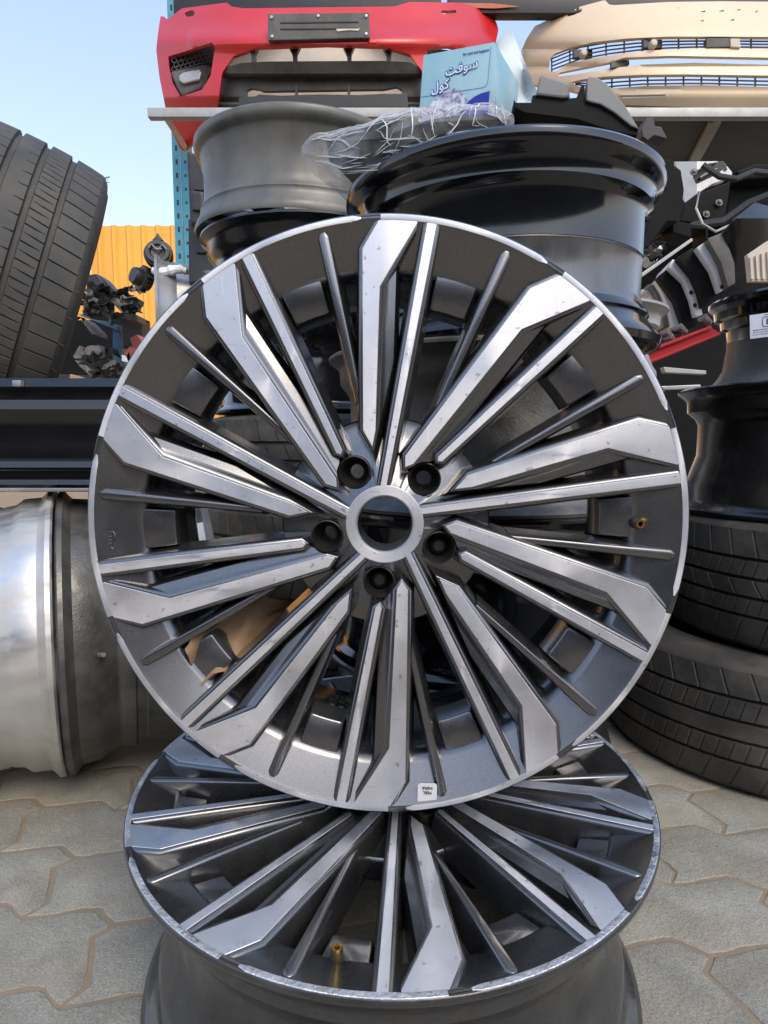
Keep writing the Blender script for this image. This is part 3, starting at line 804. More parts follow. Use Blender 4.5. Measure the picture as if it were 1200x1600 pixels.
tyre('tyre', 'dusty tyre lying on the pavement at right, lower of the pair', .322, .228, [(1.2, 'a'), (.9, 's'), (.8, 'n'), (.9, 's'), (1.2, 'b')], m_tyre2, (.785, 1.255, .114), (0, 0, .3), pitches=44, group='tyres at the right', sd=.0016, gw=.007)
tyre('tyre', 'brownish dusty tyre with scored tread on top of the lower right tyre', .318, .226, [(1.2, 'a'), (.7, 's'), (.7, 'b'), (.7, 's'), (1.2, 'b')], m_tyre2, (.888, 1.225, .341), (0, 0, 1.3), pitches=46, group='tyres at the right', sd=.0024, gw=.007)
for k in range(3):
    tyre('tyre', ('tyre at the very bottom of the left rear stack', 'middle tyre of the three under the left rear rims', 'topmost tyre of the left rear stack, seen through the spokes')[k], .325, .216,
         [(1.2, 'a'), (.8, 's'), (.8, 'b'), (1.2, 'b')], m_tyre2, (-.17 + .01 * k, 1.735, .108 + .218 * k), (0, 0, k * .7), pitches=44, group='tyres of the left rear stack')
# the big upright tyre at the left
TY = Vector((-.848, 1.44, .905))
axis = Vector((.84, .49, -.30)).normalized()
rt = axis.to_track_quat('Z', 'X').to_euler()
tyre('tyre', 'large worn tyre standing upright on the black panel at upper left', .335, .305, [(1.2, 'a'), (.85, 'q'), (.85, 'q'), (.85, 'h'), (1.2, 'a')], m_tyre, TY, rt, pitches=62, group=None, hairs=True, slant=.5, gw=.013, sd=.003)

# ------------------------------------------------------------------ glossy black car panel under the big tyre
pan = thing('rocker_cover', 'long glossy black car sill panel lying on the two side-lying rims', 'car panel')
plan = [(-1.75, 1.05), (-.41, 1.05), (-.405, 1.16), (-1.75, 1.16)]
levels = [(.690, .004), (.684, 0), (.676, -.004), (.672, .006), (.664, .006), (.655, -.002), (.640, -.004), (.634, -.001), (.612, 0), (.583, .001), (.572, .002), (.560, .002), (.556, -.006), (.546, -.008), (.540, .004), (.530, .004), (.526, -.004), (.518, -.006), (.512, .006), (.505, .010)]
mb = MB(); n = len(plan); vs = []
cx0, cy0 = -1.1, 1.35
for z, d in levels:
    for x, y in offset_poly(plan, [-d] * n): vs.append((x, y, z))
fs = [tuple(range(n)), tuple(range((len(levels)-1)*n, len(levels)*n))[::-1]]
for l in range(len(levels) - 1): fs += [(l*n+i, (l+1)*n+i, (l+1)*n+(i+1) % n, l*n+(i+1) % n) for i in range(n)]
mb.add(vs, fs).build('panel_body', m_black_gloss, pan, ang=30)
MB().box((-1.745, 1.0425, .507), (-.415, 1.0465, .5125)).build('chrome_strip', m_silver, pan, bevel=.001)
MB().prism([Vector(q) for q in ((-1.75,1.155,.512),(-.46,1.155,.512),(-.45,1.36,.512),(-.58,1.5,.512),(-.62,1.70,.512),(-1.75,1.70,.512))], (0,0,.046)).build('rear_ledge', m_black_gloss, pan, bevel=.004)
p = at(32, 599, 1.05)
MB().box((p.x - .007, 1.038, p.z - .006), (p.x + .007, 1.049, p.z + .004)).build('clip', m_silver, pan, bevel=.0015)

# ------------------------------------------------------------------ sheets with openings (bumpers)
def inside(pt, poly):
    x, y = pt; c = False; n = len(poly)
    for i in range(n):
        x0, y0 = poly[i]; x1, y1 = poly[i-1]
        if (y0 > y) != (y1 > y) and x < (x1 - x0) * (y - y0) / (y1 - y0) + x0: c = not c
    return c
def nearest(pt, polys):
    best = None; bd = 1e9; x, y = pt
    for poly in polys:
        for i in range(len(poly)):
            x0, y0 = poly[i-1]; x1, y1 = poly[i]
            dx, dy = x1 - x0, y1 - y0; l2 = dx*dx + dy*dy or 1e-9
            t_ = max(0, min(1, ((x - x0) * dx + (y - y0) * dy) / l2))
            qx, qy = x0 + t_*dx, y0 + t_*dy; d = (qx - x)**2 + (qy - y)**2
            if d < bd: bd = d; best = (qx, qy)
    return best
def sheet(outline, holes, step, depth, name, mat, parent, thick=.02, ret=.05):
    xs = [p[0] for p in outline]; ys = [p[1] for p in outline]
    x0, y0 = min(xs), min(ys); nx = int((max(xs) - x0) / step) + 2; ny = int((max(ys) - y0) / step) + 2
    cells = []
    for i in range(nx):
        for j in range(ny):
            c = (x0 + (i + .5) * step, y0 + (j + .5) * step)
            if inside(c, outline) and not any(inside(c, h) for h in holes): cells.append((i, j))
    vid = {}; P = []
    def v(i, j):
        if (i, j) not in vid: vid[(i, j)] = len(P); P.append((x0 + i * step, y0 + j * step))
        return vid[(i, j)]
    faces = [(v(i, j), v(i+1, j), v(i+1, j+1), v(i, j+1)) for i, j in cells]
    cnt = {}
    for f in faces:
        for a in range(4):
            e = (f[a], f[(a+1) % 4]); cnt[tuple(sorted(e))] = cnt.get(tuple(sorted(e)), 0) + 1
    bnd = [e for e, k in cnt.items() if k == 1]
    bv = set(i for e in bnd for i in e)
    polys = [outline] + list(holes)
    for i in bv: P[i] = nearest(P[i], polys)
    W = [at(x, y, depth(x, y)) for x, y in P]
    n = len(W)
    mb = MB(); vs = W + [p + Vector((0, thick, 0)) for p in W]
    fs = [f for f in faces] + [tuple(n + i for i in f[::-1]) for f in faces] + [(a, b, b + n, a + n) for a, b in bnd]
    mb.add(vs, fs)
    return mb.build(name, mat, parent, ang=38)

# red bumper
rb = thing('car_bumper', 'red front car bumper with a grey lower grille on the upper rack shelf', 'car bumper')
def rdepth(x, y):
    u = abs(x - 512) / 268
    d = 3.10 + .62 * max(0, u - .25) ** 2.2
    d += .10 * max(0, (70 - y) / 70) ** 1.3 + .0026 * max(0, y - 150)
    d -= .035 * math.exp(-((y - 62) / 16) ** 2) * (1 if u < .8 else .5)
    return d
r_out = [(252,18),(258,28),(262,30),(284,13),(354,4),(362,10),(380,13),(616,10),(640,3),(718,4),(750,12),(758,24),(764,15),(776,36),(779,46),(770,90),(757,150),(735,205),(705,228),(690,215),(668,180),(664,150),(660,112),(642,86),(600,73),(510,70),(405,74),(364,88),(347,114),(340,165),(337,190),(318,212),(300,226),(283,236),(268,205),(258,166),(249,120),(244,78),(247,50)]
r_h = [[(263,88),(290,80),(331,66),(336,74),(329,118),(316,140),(282,151),(270,130),(264,104)],
       [(292,170),(325,165),(322,178),(298,186),(288,180)], [(689,15),(700,17),(713,14),(714,20),(690,22)], [(288,20),(300,15),(305,17),(304,24),(292,27)],
       [(667,75),(700,72),(735,84),(742,95),(722,135),(680,150),(668,110)]]
sheet(r_out, r_h, 4.5, rdepth, 'bumper_skin', m_red, rb)
# lower grey valance
v_out = [(346,112),(356,104),(378,98),(420,96),(600,95),(640,97),(658,106),(662,116),(664,180),(660,215),(340,215),(337,180)]
v_h = [[(386,141),(392,137),(405,139),(412,142),(600,139),(620,135),(628,140),(630,148),(630,152),(386,154)],
       [(374,120),(385,112),(405,120),(640,118),(645,130),(640,136),(380,136)]]
sheet(v_out, v_h[:1], 4.0, lambda x, y: rdepth(x, y) + .035 - .0016 * max(0, 122 - y) + (.05 if 118 < y < 160 else 0), 'lower_grille_surround', m_greyplast, rb)
pxprism([(373,152),(380,151),(400,150),(404,147),(440,149),(500,147),(560,148),(600,146),(636,146),(638,168),(372,168)], 3.11, .05, 'lower_grille_bar', m_black_satin, rb)
for x in (463, 545): pxprism([(x-2,133),(x+2,133),(x+2,150),(x-2,150)], 3.16, .02, 'grille_stay', m_black_satin, rb, bevel=0)
for x in (395, 460, 545, 607): pxprism([(x-9,72),(x+9,71),(x+4,82),(x+4,99),(x-2,99),(x-3,84)], 3.12, .03, 'bracket', m_black_satin, rb, bevel=.002)
pl = pxprism([(418,21),(577,19),(578,59),(419,63)], 3.045, .02, 'plate_holder', m_greyplast, rb, bevel=.004)
for x, y in ((424,27),(572,25),(572,53),(425,57),(497,25)):
    q_ = at(x, y, 3.043); MB().lathe([(0,.004),(.006,.003),(.008,0)], n=12, mat=Matrix.Translation(q_) @ Matrix.Rotation(R(90),4,'X')).build('rivet', m_silver, pl)
for yy in (34, 44): pxprism([(438,yy),(560,yy-1.5),(560,yy+.5),(438,yy+2)], 3.042, .004, 'plate_rib', m_black_satin, pl, bevel=0)
pxprism([(525,45),(562,44),(560,48),(545,47),(527,49)], 3.042, .003, 'torn_tape', m_beige, pl, bevel=0)
# fog lamp pocket
fl = pxprism([(262,86),(332,64),(338,76),(330,120),(316,143),(280,154),(266,125)], 3.42, .05, 'fog_lamp_housing', m_black_satin, rb)
pxprism([(266,112),(318,100),(328,102),(322,112),(314,138),(284,150),(276,136)], 3.33, .04, 'fog_lamp_bezel', m_greyplast, rb, bevel=.01)
pxprism([(279,118),(285,113),(312,107),(315,112),(311,125),(287,131),(280,126)], 3.315, .03, 'fog_lamp_lens', m_lens, rb, bevel=.006)
gm = MB()
for i in range(9):
    for j in range(3):
        cx_, cy_ = 272 + i * 7 + (j % 2) * 3.5, 101 - i * 2.0 + (j - 1) * 7
        pts = [at(cx_ + 4.2 * math.cos(R(60*k)), cy_ + 3.9 * math.sin(R(60*k)), 3.36) for k in range(7)]
        gm.tube(pts, .0022, n=4, cap=False)
o = gm.build('hexagon_mesh', m_silvertrim, rb); o['kind'] = 'stuff'
pxprism([(664,74),(735,82),(742,100),(722,140),(668,152)], 3.42, .05, 'fog_lamp_housing', m_black_satin, rb)

# pale bumper skin stored behind the red one
pb = thing('bumper_skin', 'pale bumper skin stored behind the red bumper, seen through its grille', 'car bumper')
sheet([(345,60),(660,58),(668,130),(640,160),(370,160),(340,130)], [], 12, lambda x, y: 3.55 + .25 * ((x - 505) / 160) ** 2, 'skin', m_beige, pb)

# cream bumper
cb = thing('car_bumper', 'cream front car bumper with slatted grilles on the right of the upper shelf', 'car bumper')
def cdepth(x, y):
    u = max(0, (1190 - x) / 375)
    d = 3.08 + .80 * max(0, u - .2) ** 2.2 + .12 * max(0, (60 - y) / 60) ** 1.4
    d += .0016 * max(0, y - 140)
    for yy in (76, 105, 140): d += .012 * math.exp(-((y - yy) / 5) ** 2)
    return d
c_out = [(815,78),(823,60),(836,40),(842,38),(874,22),(900,12),(945,0),(952,7),(960,8),(1045,3),(1125,2),(1250,3),(1500,10),(1560,40),(1580,90),(1550,140),(1400,176),(1200,172),(975,164),(930,150),(880,138),(833,132),(822,105)]
c_h = [[(858,112),(859,94),(866,84),(890,75),(926,66),(980,60),(1045,57),(1110,57),(1300,58),(1420,64),(1420,80),(1300,78),(1105,75),(1030,78),(985,82),(930,90),(885,100),(868,112)],
       [(871,120),(875,113),(955,97),(975,90),(1050,87),(1200,90),(1330,92),(1330,102),(1200,101),(1085,98),(1000,101),(978,104),(955,106),(905,115)],
       [(893,128),(910,124),(940,120),(1000,117),(1070,116),(1200,118),(1330,120),(1330,138),(1200,136),(1100,133),(1010,134),(955,138),(930,141),(900,134)],
       [(968,149),(1044,147),(1040,151),(972,153)],
       [(884,22),(895,17),(911,13),(909,18),(895,24),(886,26)]]
sheet(c_out, c_h, 4.5, cdepth, 'bumper_skin', m_cream, cb)
def bars(xa, xb, top, bot, nb, name):
    for k in range(nb):
        t_ = (k + .5) / nb; pts = []
        for i in range(13):
            x = xa + (xb - xa) * i / 12; y = top(x) + (bot(x) - top(x)) * t_
            pts.append(at(x, y, cdepth(x, y) + .022))
        MB().tube(pts, .0035, n=6).build(name, m_greyplast, cb)
    m_ = int((xb - xa) / 28)
    for i in range(m_ + 1):
        x = xa + (xb - xa) * i / m_
        MB().tube([at(x, top(x) - 1, cdepth(x, top(x)) + .026), at(x, bot(x) + 1, cdepth(x, bot(x)) + .026)], .004, n=6).build('grille_upright', m_greyplast, cb)
def lerp(pts):
    def f(x):
        for (x0, y0), (x1, y1) in zip(pts, pts[1:]):
            if x <= x1: return y0 + (y1 - y0) * max(0, (x - x0)) / (x1 - x0)
        return pts[-1][1]
    return f
bars(862, 1400, lerp([(860,90),(890,75),(926,66),(980,60),(1045,57),(1300,58),(1420,64)]), lerp([(860,113),(885,100),(930,90),(985,82),(1030,78),(1105,75),(1300,78),(1420,80)]), 4, 'grille_slat')
bars(900, 1320, lerp([(893,128),(940,120),(1000,117),(1070,116),(1200,118),(1330,120)]), lerp([(893,131),(930,141),(955,138),(1010,134),(1100,133),(1200,136),(1330,138)]), 3, 'grille_slat')
pxprism([(1104,59),(1140,59),(1142,73),(1104,74)], cdepth(1120, 65) + .005, .03, 'sensor_cover', m_greyplast, cb)
pxprism([(1141,60),(1156,60),(1158,74),(1142,73)], cdepth(1150, 65), .03, 'sensor_bracket', m_beige, cb)
for x, y in ((1021, 68), (912, 83)):
    q_ = at(x, y, cdepth(x, y) - .004); MB().lathe([(0,.012),(.012,.011),(.017,.004),(.018,-.02)], n=20, mat=Matrix.Translation(q_) @ Matrix.Rotation(R(90),4,'X')).build('parking_sensor', m_beige, cb)
    pxprism([(x-16,y-6),(x+14,y-6),(x+14,y+7),(x-16,y+7)], cdepth(x, y) + .016, .02, 'sensor_mount', m_black_satin, cb)
pxprism([(955,95),(974,90),(983,93),(984,100),(974,104),(955,106)], cdepth(965, 98) + .006, .02, 'sensor_bracket', m_greyplast, cb)
for k, P in enumerate(([(1059,12),(1061,12),(1062,30),(1062,36),(1058,36)], [(1095,18),(1102,16),(1102,27),(1094,29)], [(1095,32),(1100,31),(1099,36),(1094,36)], [(1124,17),(1131,15),(1131,30),(1124,30)], [(1142,31),(1147,29),(1146,37),(1140,36)], [(1152,15),(1157,14),(1156,32),(1158,37),(1149,37),(1152,32)], [(1180,18),(1184,16),(1182,24)], [(1186,22),(1183,32),(1185,38),(1179,36)])):
    pxprism(P, cdepth(P[0][0], P[0][1]) - .003, .004, 'paint_chip', m_greyplast, cb, bevel=0, smooth=False)

def z5(P): return [(850 + x / 3.43, 200 + y / 3.43) for x, y in P]
# ------------------------------------------------------------------ storage rack
rk = thing('storage_rack', 'tall blue steel pallet rack carrying the bumpers', 'storage rack')
Yp = 3.74
a0 = at(268, 200, Yp).x; a1 = at(292.5, 200, Yp).x
po = MB(); po.box((a0, Yp, 0), (a0 + (a1-a0)*.46, Yp + .008, 4.6)); po.box((a0 + (a1-a0)*.46, Yp + .012, 0), (a0 + (a1-a0)*.56, Yp + .03, 4.6)); po.box((a0 + (a1-a0)*.56, Yp, 0), (a1, Yp + .008, 4.6))
po.box((a0 - .002, Yp + .001, 0), (a0, Yp + .08, 4.6)); po.box((a1, Yp + .001, 0), (a1 + .002, Yp + .08, 4.6))
po = po.build('upright', m_bluepost, rk, smooth=False)
hb = MB(); z = .1
while z < 4.5:
    cx_ = a0 + (a1-a0)*.25; hb.box((cx_ - .006, Yp - .0012, z), (cx_ + .006, Yp, z + .028))
    cx_ = a0 + (a1-a0)*.80; hb.box((cx_ - .006, Yp - .0012, z + .006), (cx_ + .006, Yp, z + .020)); z += .072
o = hb.build('slot_holes', m_ink, po, smooth=False); o['kind'] = 'stuff'
MB().box((2.9, Yp, 0), (2.98, Yp + .08, 4.6)).build('upright', m_bluepost, rk, smooth=False)
zb = at(600, 175, 2.95).z
MB().box((at(230, 175, 2.95).x, 2.95, zb - .019), (3.0, 2.99, zb + .019)).build('shelf_beam', m_alubar, rk, bevel=.003)
o = MB().tube([at(258, 182, 2.97), at(300, 246, 3.75)], .018, n=4).build('brace', m_alubar, rk, smooth=False)
zr = zb - .02
MB().box((at(990, 240, 3.75).x, 3.72, zr - .045), (3.0, 3.80, zr + .03)).build('rear_beam', m_brown, rk, bevel=.003)
dk = MB(); dk.box((.95, 3.0, zr + .030), (3.0, 3.70, zr + .038)); dk.build('shelf_deck', m_deck, rk, smooth=False)
for xx, xe in ((1118, 1068), (1290, 1275)):
    p0, p1 = at(xx, 184, 3.02), at(xe, 240, 3.70)
    MB().box((-.025, 0, -.012), (.025, (p1 - p0).length, .012), Matrix.Translation(Vector((p0.x, p0.y, zr + .015))) @ Matrix.Rotation(-math.atan2(p1.x - p0.x, p1.y - p0.y), 4, 'Z')).build('deck_strut', m_alubar, rk, bevel=.002)
# upper level beams
zt = at(780, 10, 3.4).z
MB().box((at(700, 10, 3.4).x, 3.4, zt - .03), (3.0, 3.46, zt + .06)).build('upper_beam', m_black_satin, rk, bevel=.003)
pxprism([(700,4),(770,5),(812,10),(772,13),(700,11)], 3.39, .004, 'paint_patch', m_orangebeam, rk, bevel=0)
MB().box((at(270, 0, 3.5).x, 3.5, zt + .0), (at(690, 0, 3.5).x, 3.9, zt + .3)).build('upper_deck', m_black_satin, rk, bevel=.01)

# dark parts on the lower rack shelf, beside the post
DP = [('dark car part box beside the blue post', [(291,235),(312,240),(330,300),(326,345),(296,345)], 2.6), ('lower black plastic housing beside the blue post', [(293,340),(330,338),(340,440),(294,445)], 2.5),
      ('black air duct with a square mouth beside the blue post', [(296,296),(318,298),(322,350),(296,352)], 2.4)]
for lb, P, Y in DP:
    pd = thing('plastic_housing', lb, 'car part', group='dark car parts by the post')
    pxprism(P, Y, .3, 'housing', m_scrap, pd, bevel=.012)
    cxp = sum(x for x, y in P) / len(P); cyp = sum(y for x, y in P) / len(P)
    pxprism([(cxp-9,cyp-5),(cxp+8,cyp-7),(cxp+6,cyp+5),(cxp-8,cyp+4)], Y - .012, .03, 'mouth', m_ink, pd, bevel=.004)

# ------------------------------------------------------------------ far fence and junk
fe = thing('corrugated_fence', 'yellow corrugated metal fence at the back of the yard', 'fence')
FY = 9.5; zt_ = at(200, 353, FY).z
prof = []
for s_ in range(10):
    for dx, dy in ((0, 0), (.10, 0), (.13, -.045), (.17, -.045), (.20, 0)): prof.append((s_ * .21 + dx, dy))
for k in range(5):
    x0 = -8.4 + k * 2.1; vs = []
    for dx, dy in prof: vs += [(x0 + dx, FY + dy, 0), (x0 + dx, FY + dy, zt_ + .02 * (k % 2))]
    fs = [(2*i, 2*i+2, 2*i+3, 2*i+1) for i in range(len(prof) - 1)]
    MB().add(vs, fs).build('fence_sheet', m_yellow, fe, smooth=False)

def lump(poly, Y, dy, name, lab, mat, cat='car part', group=None, bevel=.01, jag=0):
    o = pxprism(poly, Y, dy, name, mat, None, bevel=bevel); return tag(o, lab, cat, group)
# low rack with blue frame behind the big tyre
lr = thing('storage_rack', 'low dark blue rack loaded with torn car parts behind the big tyre', 'storage rack')
pxprism([(176,510),(190,510),(190,566),(176,562)], 3.6, .06, 'post', m_darkblue, lr, bevel=.002)
pxprism([(186,510),(192,512),(192,568),(186,566)], 3.62, .06, 'post', m_bluepost, lr, bevel=.002)
pxprism([(122,492),(128,490),(186,508),(184,516)], 3.55, .05, 'beam', m_darkblue, lr, bevel=.002)
pxprism([(90,585),(230,590),(230,640),(90,640)], 3.4, .6, 'shelf', m_scrap, lr)
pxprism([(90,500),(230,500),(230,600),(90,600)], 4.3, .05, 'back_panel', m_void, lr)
rng = random.Random(11)
JK = [('black_grille', 'black honeycomb grille on top of the junk heap', [(134,430),(150,428),(168,452),(176,462),(160,466),(136,458)], 3.3, m_scrap),
      ('black_grille', 'slatted black grille below the honeycomb one on the heap', [(130,462),(160,460),(164,488),(130,486)], 3.2, m_scrap),
      ('bent_panel', 'long dark bent panel sloping down the heap', [(150,428),(156,430),(182,458),(212,464),(210,472),(176,468)], 3.35, m_scrap),
      ('bent_panel', 'brown flap with an orange corner on the heap', [(176,458),(208,464),(206,480),(196,482),(190,474)], 3.5, m_card),
      ('torn_liner', 'crumpled grey liner strip on the heap', [(168,464),(184,466),(196,482),(200,490),(190,488),(178,476)], 3.2, m_scraplight),
      ('bent_panel', 'flat black panel edge under the grilles', [(128,484),(168,488),(214,492),(214,502),(130,492)], 3.1, m_scrap),
      ('torn_liner', 'grey bracket tucked under the dark panel edge', [(126,500),(132,498),(152,518),(152,524),(144,522)], 3.3, m_scraplight),
      ('torn_liner', 'torn pale rag at the left of the lower shelf', [(114,556),(124,540),(130,544),(128,560),(116,560)], 3.2, m_scraplight),
      ('torn_liner', 'folded grey scrap in the middle of the lower shelf', [(144,546),(152,538),(168,544),(164,552)], 3.3, m_scraplight),
      ('torn_liner', 'frayed grey strip hanging over the lower shelf edge', [(116,562),(130,566),(142,578),(144,592),(140,586),(126,574)], 3.15, m_scraplight),
      ('torn_liner', 'pale scrap at the right of the lower shelf', [(156,572),(178,562),(188,570),(180,584),(160,578)], 3.2, m_scraplight),
      ('bent_panel', 'dark folded panel on the lower shelf between the scraps', [(126,552),(160,556),(176,568),(150,574),(128,566)], 3.25, m_scrap),
      ('bent_panel', 'black panel behind the salmon plastic', [(190,506),(222,500),(222,530),(192,544)], 3.5, m_scrap)]
for nm, lb, P, Y, mt_ in JK:
    lump(P, Y, .12, nm, lb, mt_, group='scrap on the low rack', bevel=.002)
# loose small scrap over the heap and along the dark right shelf
def scrap_mesh(seed):
    r_ = random.Random(seed); mb = MB()
    n_ = 5; vs = []
    for i in range(n_ + 1):
        for j in range(3):
            vs.append(Vector((i / n_ - .5, (j - 1) * .28 * (1 + r_.uniform(-.5, .5)), r_.uniform(-.16, .16) + .12 * math.sin(i * 1.7 + seed))))
    fs = [(i*3+j, (i+1)*3+j, (i+1)*3+j+1, i*3+j+1) for i in range(n_) for j in range(2)]
    m0 = len(vs); mb.add(vs + [v + Vector((0, 0, -.05)) for v in vs], fs + [tuple(m0 + q for q in f[::-1]) for f in fs] + [(i*3, i*3+m0, (i+1)*3+m0, (i+1)*3) for i in range(n_)] + [(i*3+2, (i+1)*3+2, (i+1)*3+2+m0, i*3+2+m0) for i in range(n_)])
    return mb
sp_ = []
for k in range(40):
    if k < 6:
        o = scrap_mesh(k).build('plastic_scrap', (m_scrap, m_scrap, m_void, m_scraplight, m_void, m_scrap)[k], None, smooth=False); sp_.append(o)
    else:
        o = sp_[rng.choice((0, 1, 2, 2, 3, 4, 4, 5))].copy(); C.objects.link(o)
    if k < 32:
        x = rng.uniform(112, 212); y = rng.choice((rng.uniform(452, 500), rng.uniform(545, 588)))
        o.location = at(x, y, rng.uniform(3.0, 3.35)); sz = rng.uniform(.05, .12)
        pale = o.data.name.startswith('plastic_scrap.003')
        tag(o, ('small pale torn scrap ' if pale else 'small black torn scrap ') + ('on top of the junk heap against the yellow fence' if y < 520 else 'on the lower shelf of the blue junk rack'), 'scrap', ('pale ' if pale else 'black ') + ('scrap on the heap' if y < 520 else 'scrap on the lower shelf'))
    else:
        x, y = z5([(rng.uniform(540, 640), rng.uniform(600, 700))])[0] if k < 52 else z5([(rng.uniform(540, 640), rng.uniform(600, 700))])[0]
        o.location = at(x, y, rng.uniform(2.5, 2.7)); sz = rng.uniform(.03, .08)
        tag(o, 'small dark broken clip in the gap beside the big black rim', 'scrap', 'broken clips beside the black rim')
    o.scale = (sz, sz * rng.uniform(.4, .9), sz); o.rotation_euler = (rng.uniform(.6, 2.4), rng.uniform(-.6, .6), rng.uniform(-.7, .7))
lump([(202,528),(214,522),(222,534),(210,545),(206,540)], 3.3, .1, 'plastic_cover', 'upper salmon red plastic cover beside the blue post of the low rack', m_pink, bevel=.006)
lump([(193,552),(203,540),(212,546),(204,556),(196,560)], 3.25, .1, 'plastic_cover', 'lower salmon red plastic cover beside the blue post of the low rack', m_pink, bevel=.006)
lump([(190,554),(196,556),(200,566),(190,564)], 3.2, .1, 'carton', 'small white carton under the salmon plastic cover', m_whitepaper, cat='carton', bevel=.002)
lump([(109,584),(132,592),(130,604),(108,602)], 3.1, .12, 'carton', 'small brown cardboard carton at the foot of the big tyre', m_card, cat='carton', bevel=.003)

# silver wheel on edge, brake drums and wrapped rod against the fence
sw_ = thing('alloy_wheel', 'silver spoked wheel standing on edge at the end of the junk heap', 'alloy wheel', at(245, 492, 2.7), (R(90), 0, R(-72)))
MB().lathe([(.24,0),(.245,-.01),(.235,-.02),(.225,-.05),(.205,-.08),(.205,-.14),(.225,-.2),(.235,-.22),(.228,-.222),(.2,-.2),(.195,-.08),(.215,-.03),(.23,-.004)], n=72, closed=True).build('barrel', m_silver, sw_)
MB().lathe([(0,-.01),(.06,-.012),(.07,-.03),(.07,-.05),(0,-.05)], n=32).build('hub', m_silver, sw_)
for i in range(10):
    a = Matrix.Rotation(2*math.pi*i/10, 4, 'Z')
    MB().box((.05,-.012,-.035),(.215,.012,-.012), a).build('spoke', m_silver, sw_, bevel=.003)
bd = thing('brake_drum', 'dark brake backing plate with a pointed top propped against the yellow fence', 'brake part', at(247, 396, 2.6), (R(78), 0, R(10)))
MB().lathe([(0,.01),(.025,.012),(.03,.02),(.045,.02),(.046,.006),(.052,.004),(.056,-.004),(.054,-.03)], n=40).build('plate', m_scrap, bd)
MB().prism([Vector((-.02,.05,-.02)),Vector((.022,.05,-.02)),Vector((.008,.068,-.02)),Vector((0,.082,-.02)),Vector((-.006,.066,-.02))], (0,0,.03)).build('lug', m_scrap, bd, bevel=.002)
for k in range(3): MB().tube([(-.03+.02*k,.012,.02),(-.02+.02*k,.022-.02*(k%2),.03),(-.005+.02*k,.008,.02)], .004, n=6).build('spring', m_alubar, bd)
b2 = thing('brake_drum', 'black ribbed motor housing beside the silver wheel on edge', 'brake part', at(222, 435, 2.62), (R(80), 0, R(-40)))
MB().lathe([(0,.04),(.03,.04),(.034,.03),(.034,.01),(.046,.008),(.046,-.004),(.040,-.006),(.040,-.03),(0,-.03)], n=32).build('drum', m_scrap, b2)
for k in range(8): MB().box((.038,-.006,-.02),(.052,.006,.004), Matrix.Rotation(k*math.pi/4,4,'Z')).build('rib', m_scrap, b2, bevel=.001)
rd = thing('wrapped_rod', 'steel rod with a plastic-wrapped end lying across the heap', 'rod')
MB().tube([at(288, 424, 2.55), at(330, 427, 2.5)], .013, n=4).build('rod', m_alubar, rd, smooth=False)
tb = MB(); pts = []; rr = []
for i in range(12):
    t_ = i / 11; pts.append(at(238 + 54 * t_, 422 + 5 * math.sin(t_ * 6) * .6 + 2 * t_, 2.53)); rr.append(.011 + .008 * math.sin(t_ * math.pi) + .003 * math.sin(i * 2.3))
tb.tube(pts, rr, n=10).build('wrapping', m_white, rd)
# ------------------------------------------------------------------ body panels on the right, under the shelf
FEN = [('white', 'small white fender edge at the left end of the nested row', [(525,862),(568,872),(602,925),(620,955),(600,955),(566,900),(527,885)], m_white),
       ('beige', 'dusty grey-brown fender second from the left of the nested row', [(556,835),(620,850),(662,920),(692,1060),(640,1070),(622,950),(592,880)], m_grey_barrel),
       ('white', 'narrow white fender third from the left of the nested row', [(592,815),(640,845),(700,925),(748,1062),(690,1066),(672,980),(632,880)], m_white),
       ('black', 'broad black fender between the two white ones', [(605,800),(680,738),(760,830),(802,930),(822,1060),(748,1066),(702,930),(640,845)], m_void),
       ('white', 'white fender with bolt holes in the middle of the nested row', [(690,700),(742,738),(802,820),(832,900),(852,1002),(812,1012),(790,920),(750,822),(668,745)], m_white),
       ('black', 'black satin fender right of the bolt-holed white one', [(712,695),(800,638),(892,740),(942,880),(854,965),(832,880),(792,790)], m_void),
       ('white', 'white fender with peeled yellow marks near the end of the row', [(818,640),(872,605),(942,700),(984,850),(942,882),(900,760)], m_white),
       ('grey', 'grey fender behind the peeled white one', [(876,592),(962,556),(1022,720),(1028,832),(986,852),(948,720)], m_greyplast),
       ('black', 'large glossy black fender at the right end of the nested row', [(960,560),(1040,470),(1130,398),(1210,420),(1330,520),(1330,760),(1200,720),(1100,760),(1034,832),(1012,700)], m_black_rim)]
for k, (cn, lb, P, mt_) in enumerate(FEN):
    f_ = thing('car_fender', lb, 'car fender', group='fenders nested under the shelf')
    Y = 2.75 - .055 * k
    if k == 8:
        sheet(z5(P), [], 5, lambda x, y: 2.31 + .0000085 * ((x - 1165) ** 2) * 2.2 + .0022 * max(0, 340 - y) + .0009 * max(0, y - 340), 'fender_panel', m_black_rim, f_, thick=.02)
        continue
    pts = [at(x, y, Y) for x, y in z5(P)]
    MB().prism(pts, (.07, .30, .02)).build('fender_panel', mt_, f_, bevel=.005)
    if cn == 'white' and len(P) > 7 or k == 6:
        xx, yy = z5([((P[2][0] + P[-2][0]) / 2 + 12, (P[2][1] + P[-2][1]) / 2 + 60)])[0]
        for dq in (0, 10):
            q_ = at(xx + dq * .6, yy + dq * 2, Y - .004); MB().lathe([(0,.003),(.007,.003),(.008,0)], n=10, mat=Matrix.Translation(q_) @ Matrix.Rotation(R(90),4,'X')).build('bolt_hole', m_ink, f_)
    q0 = z5([P[3]])[0] if k in (2, 4, 6) else None
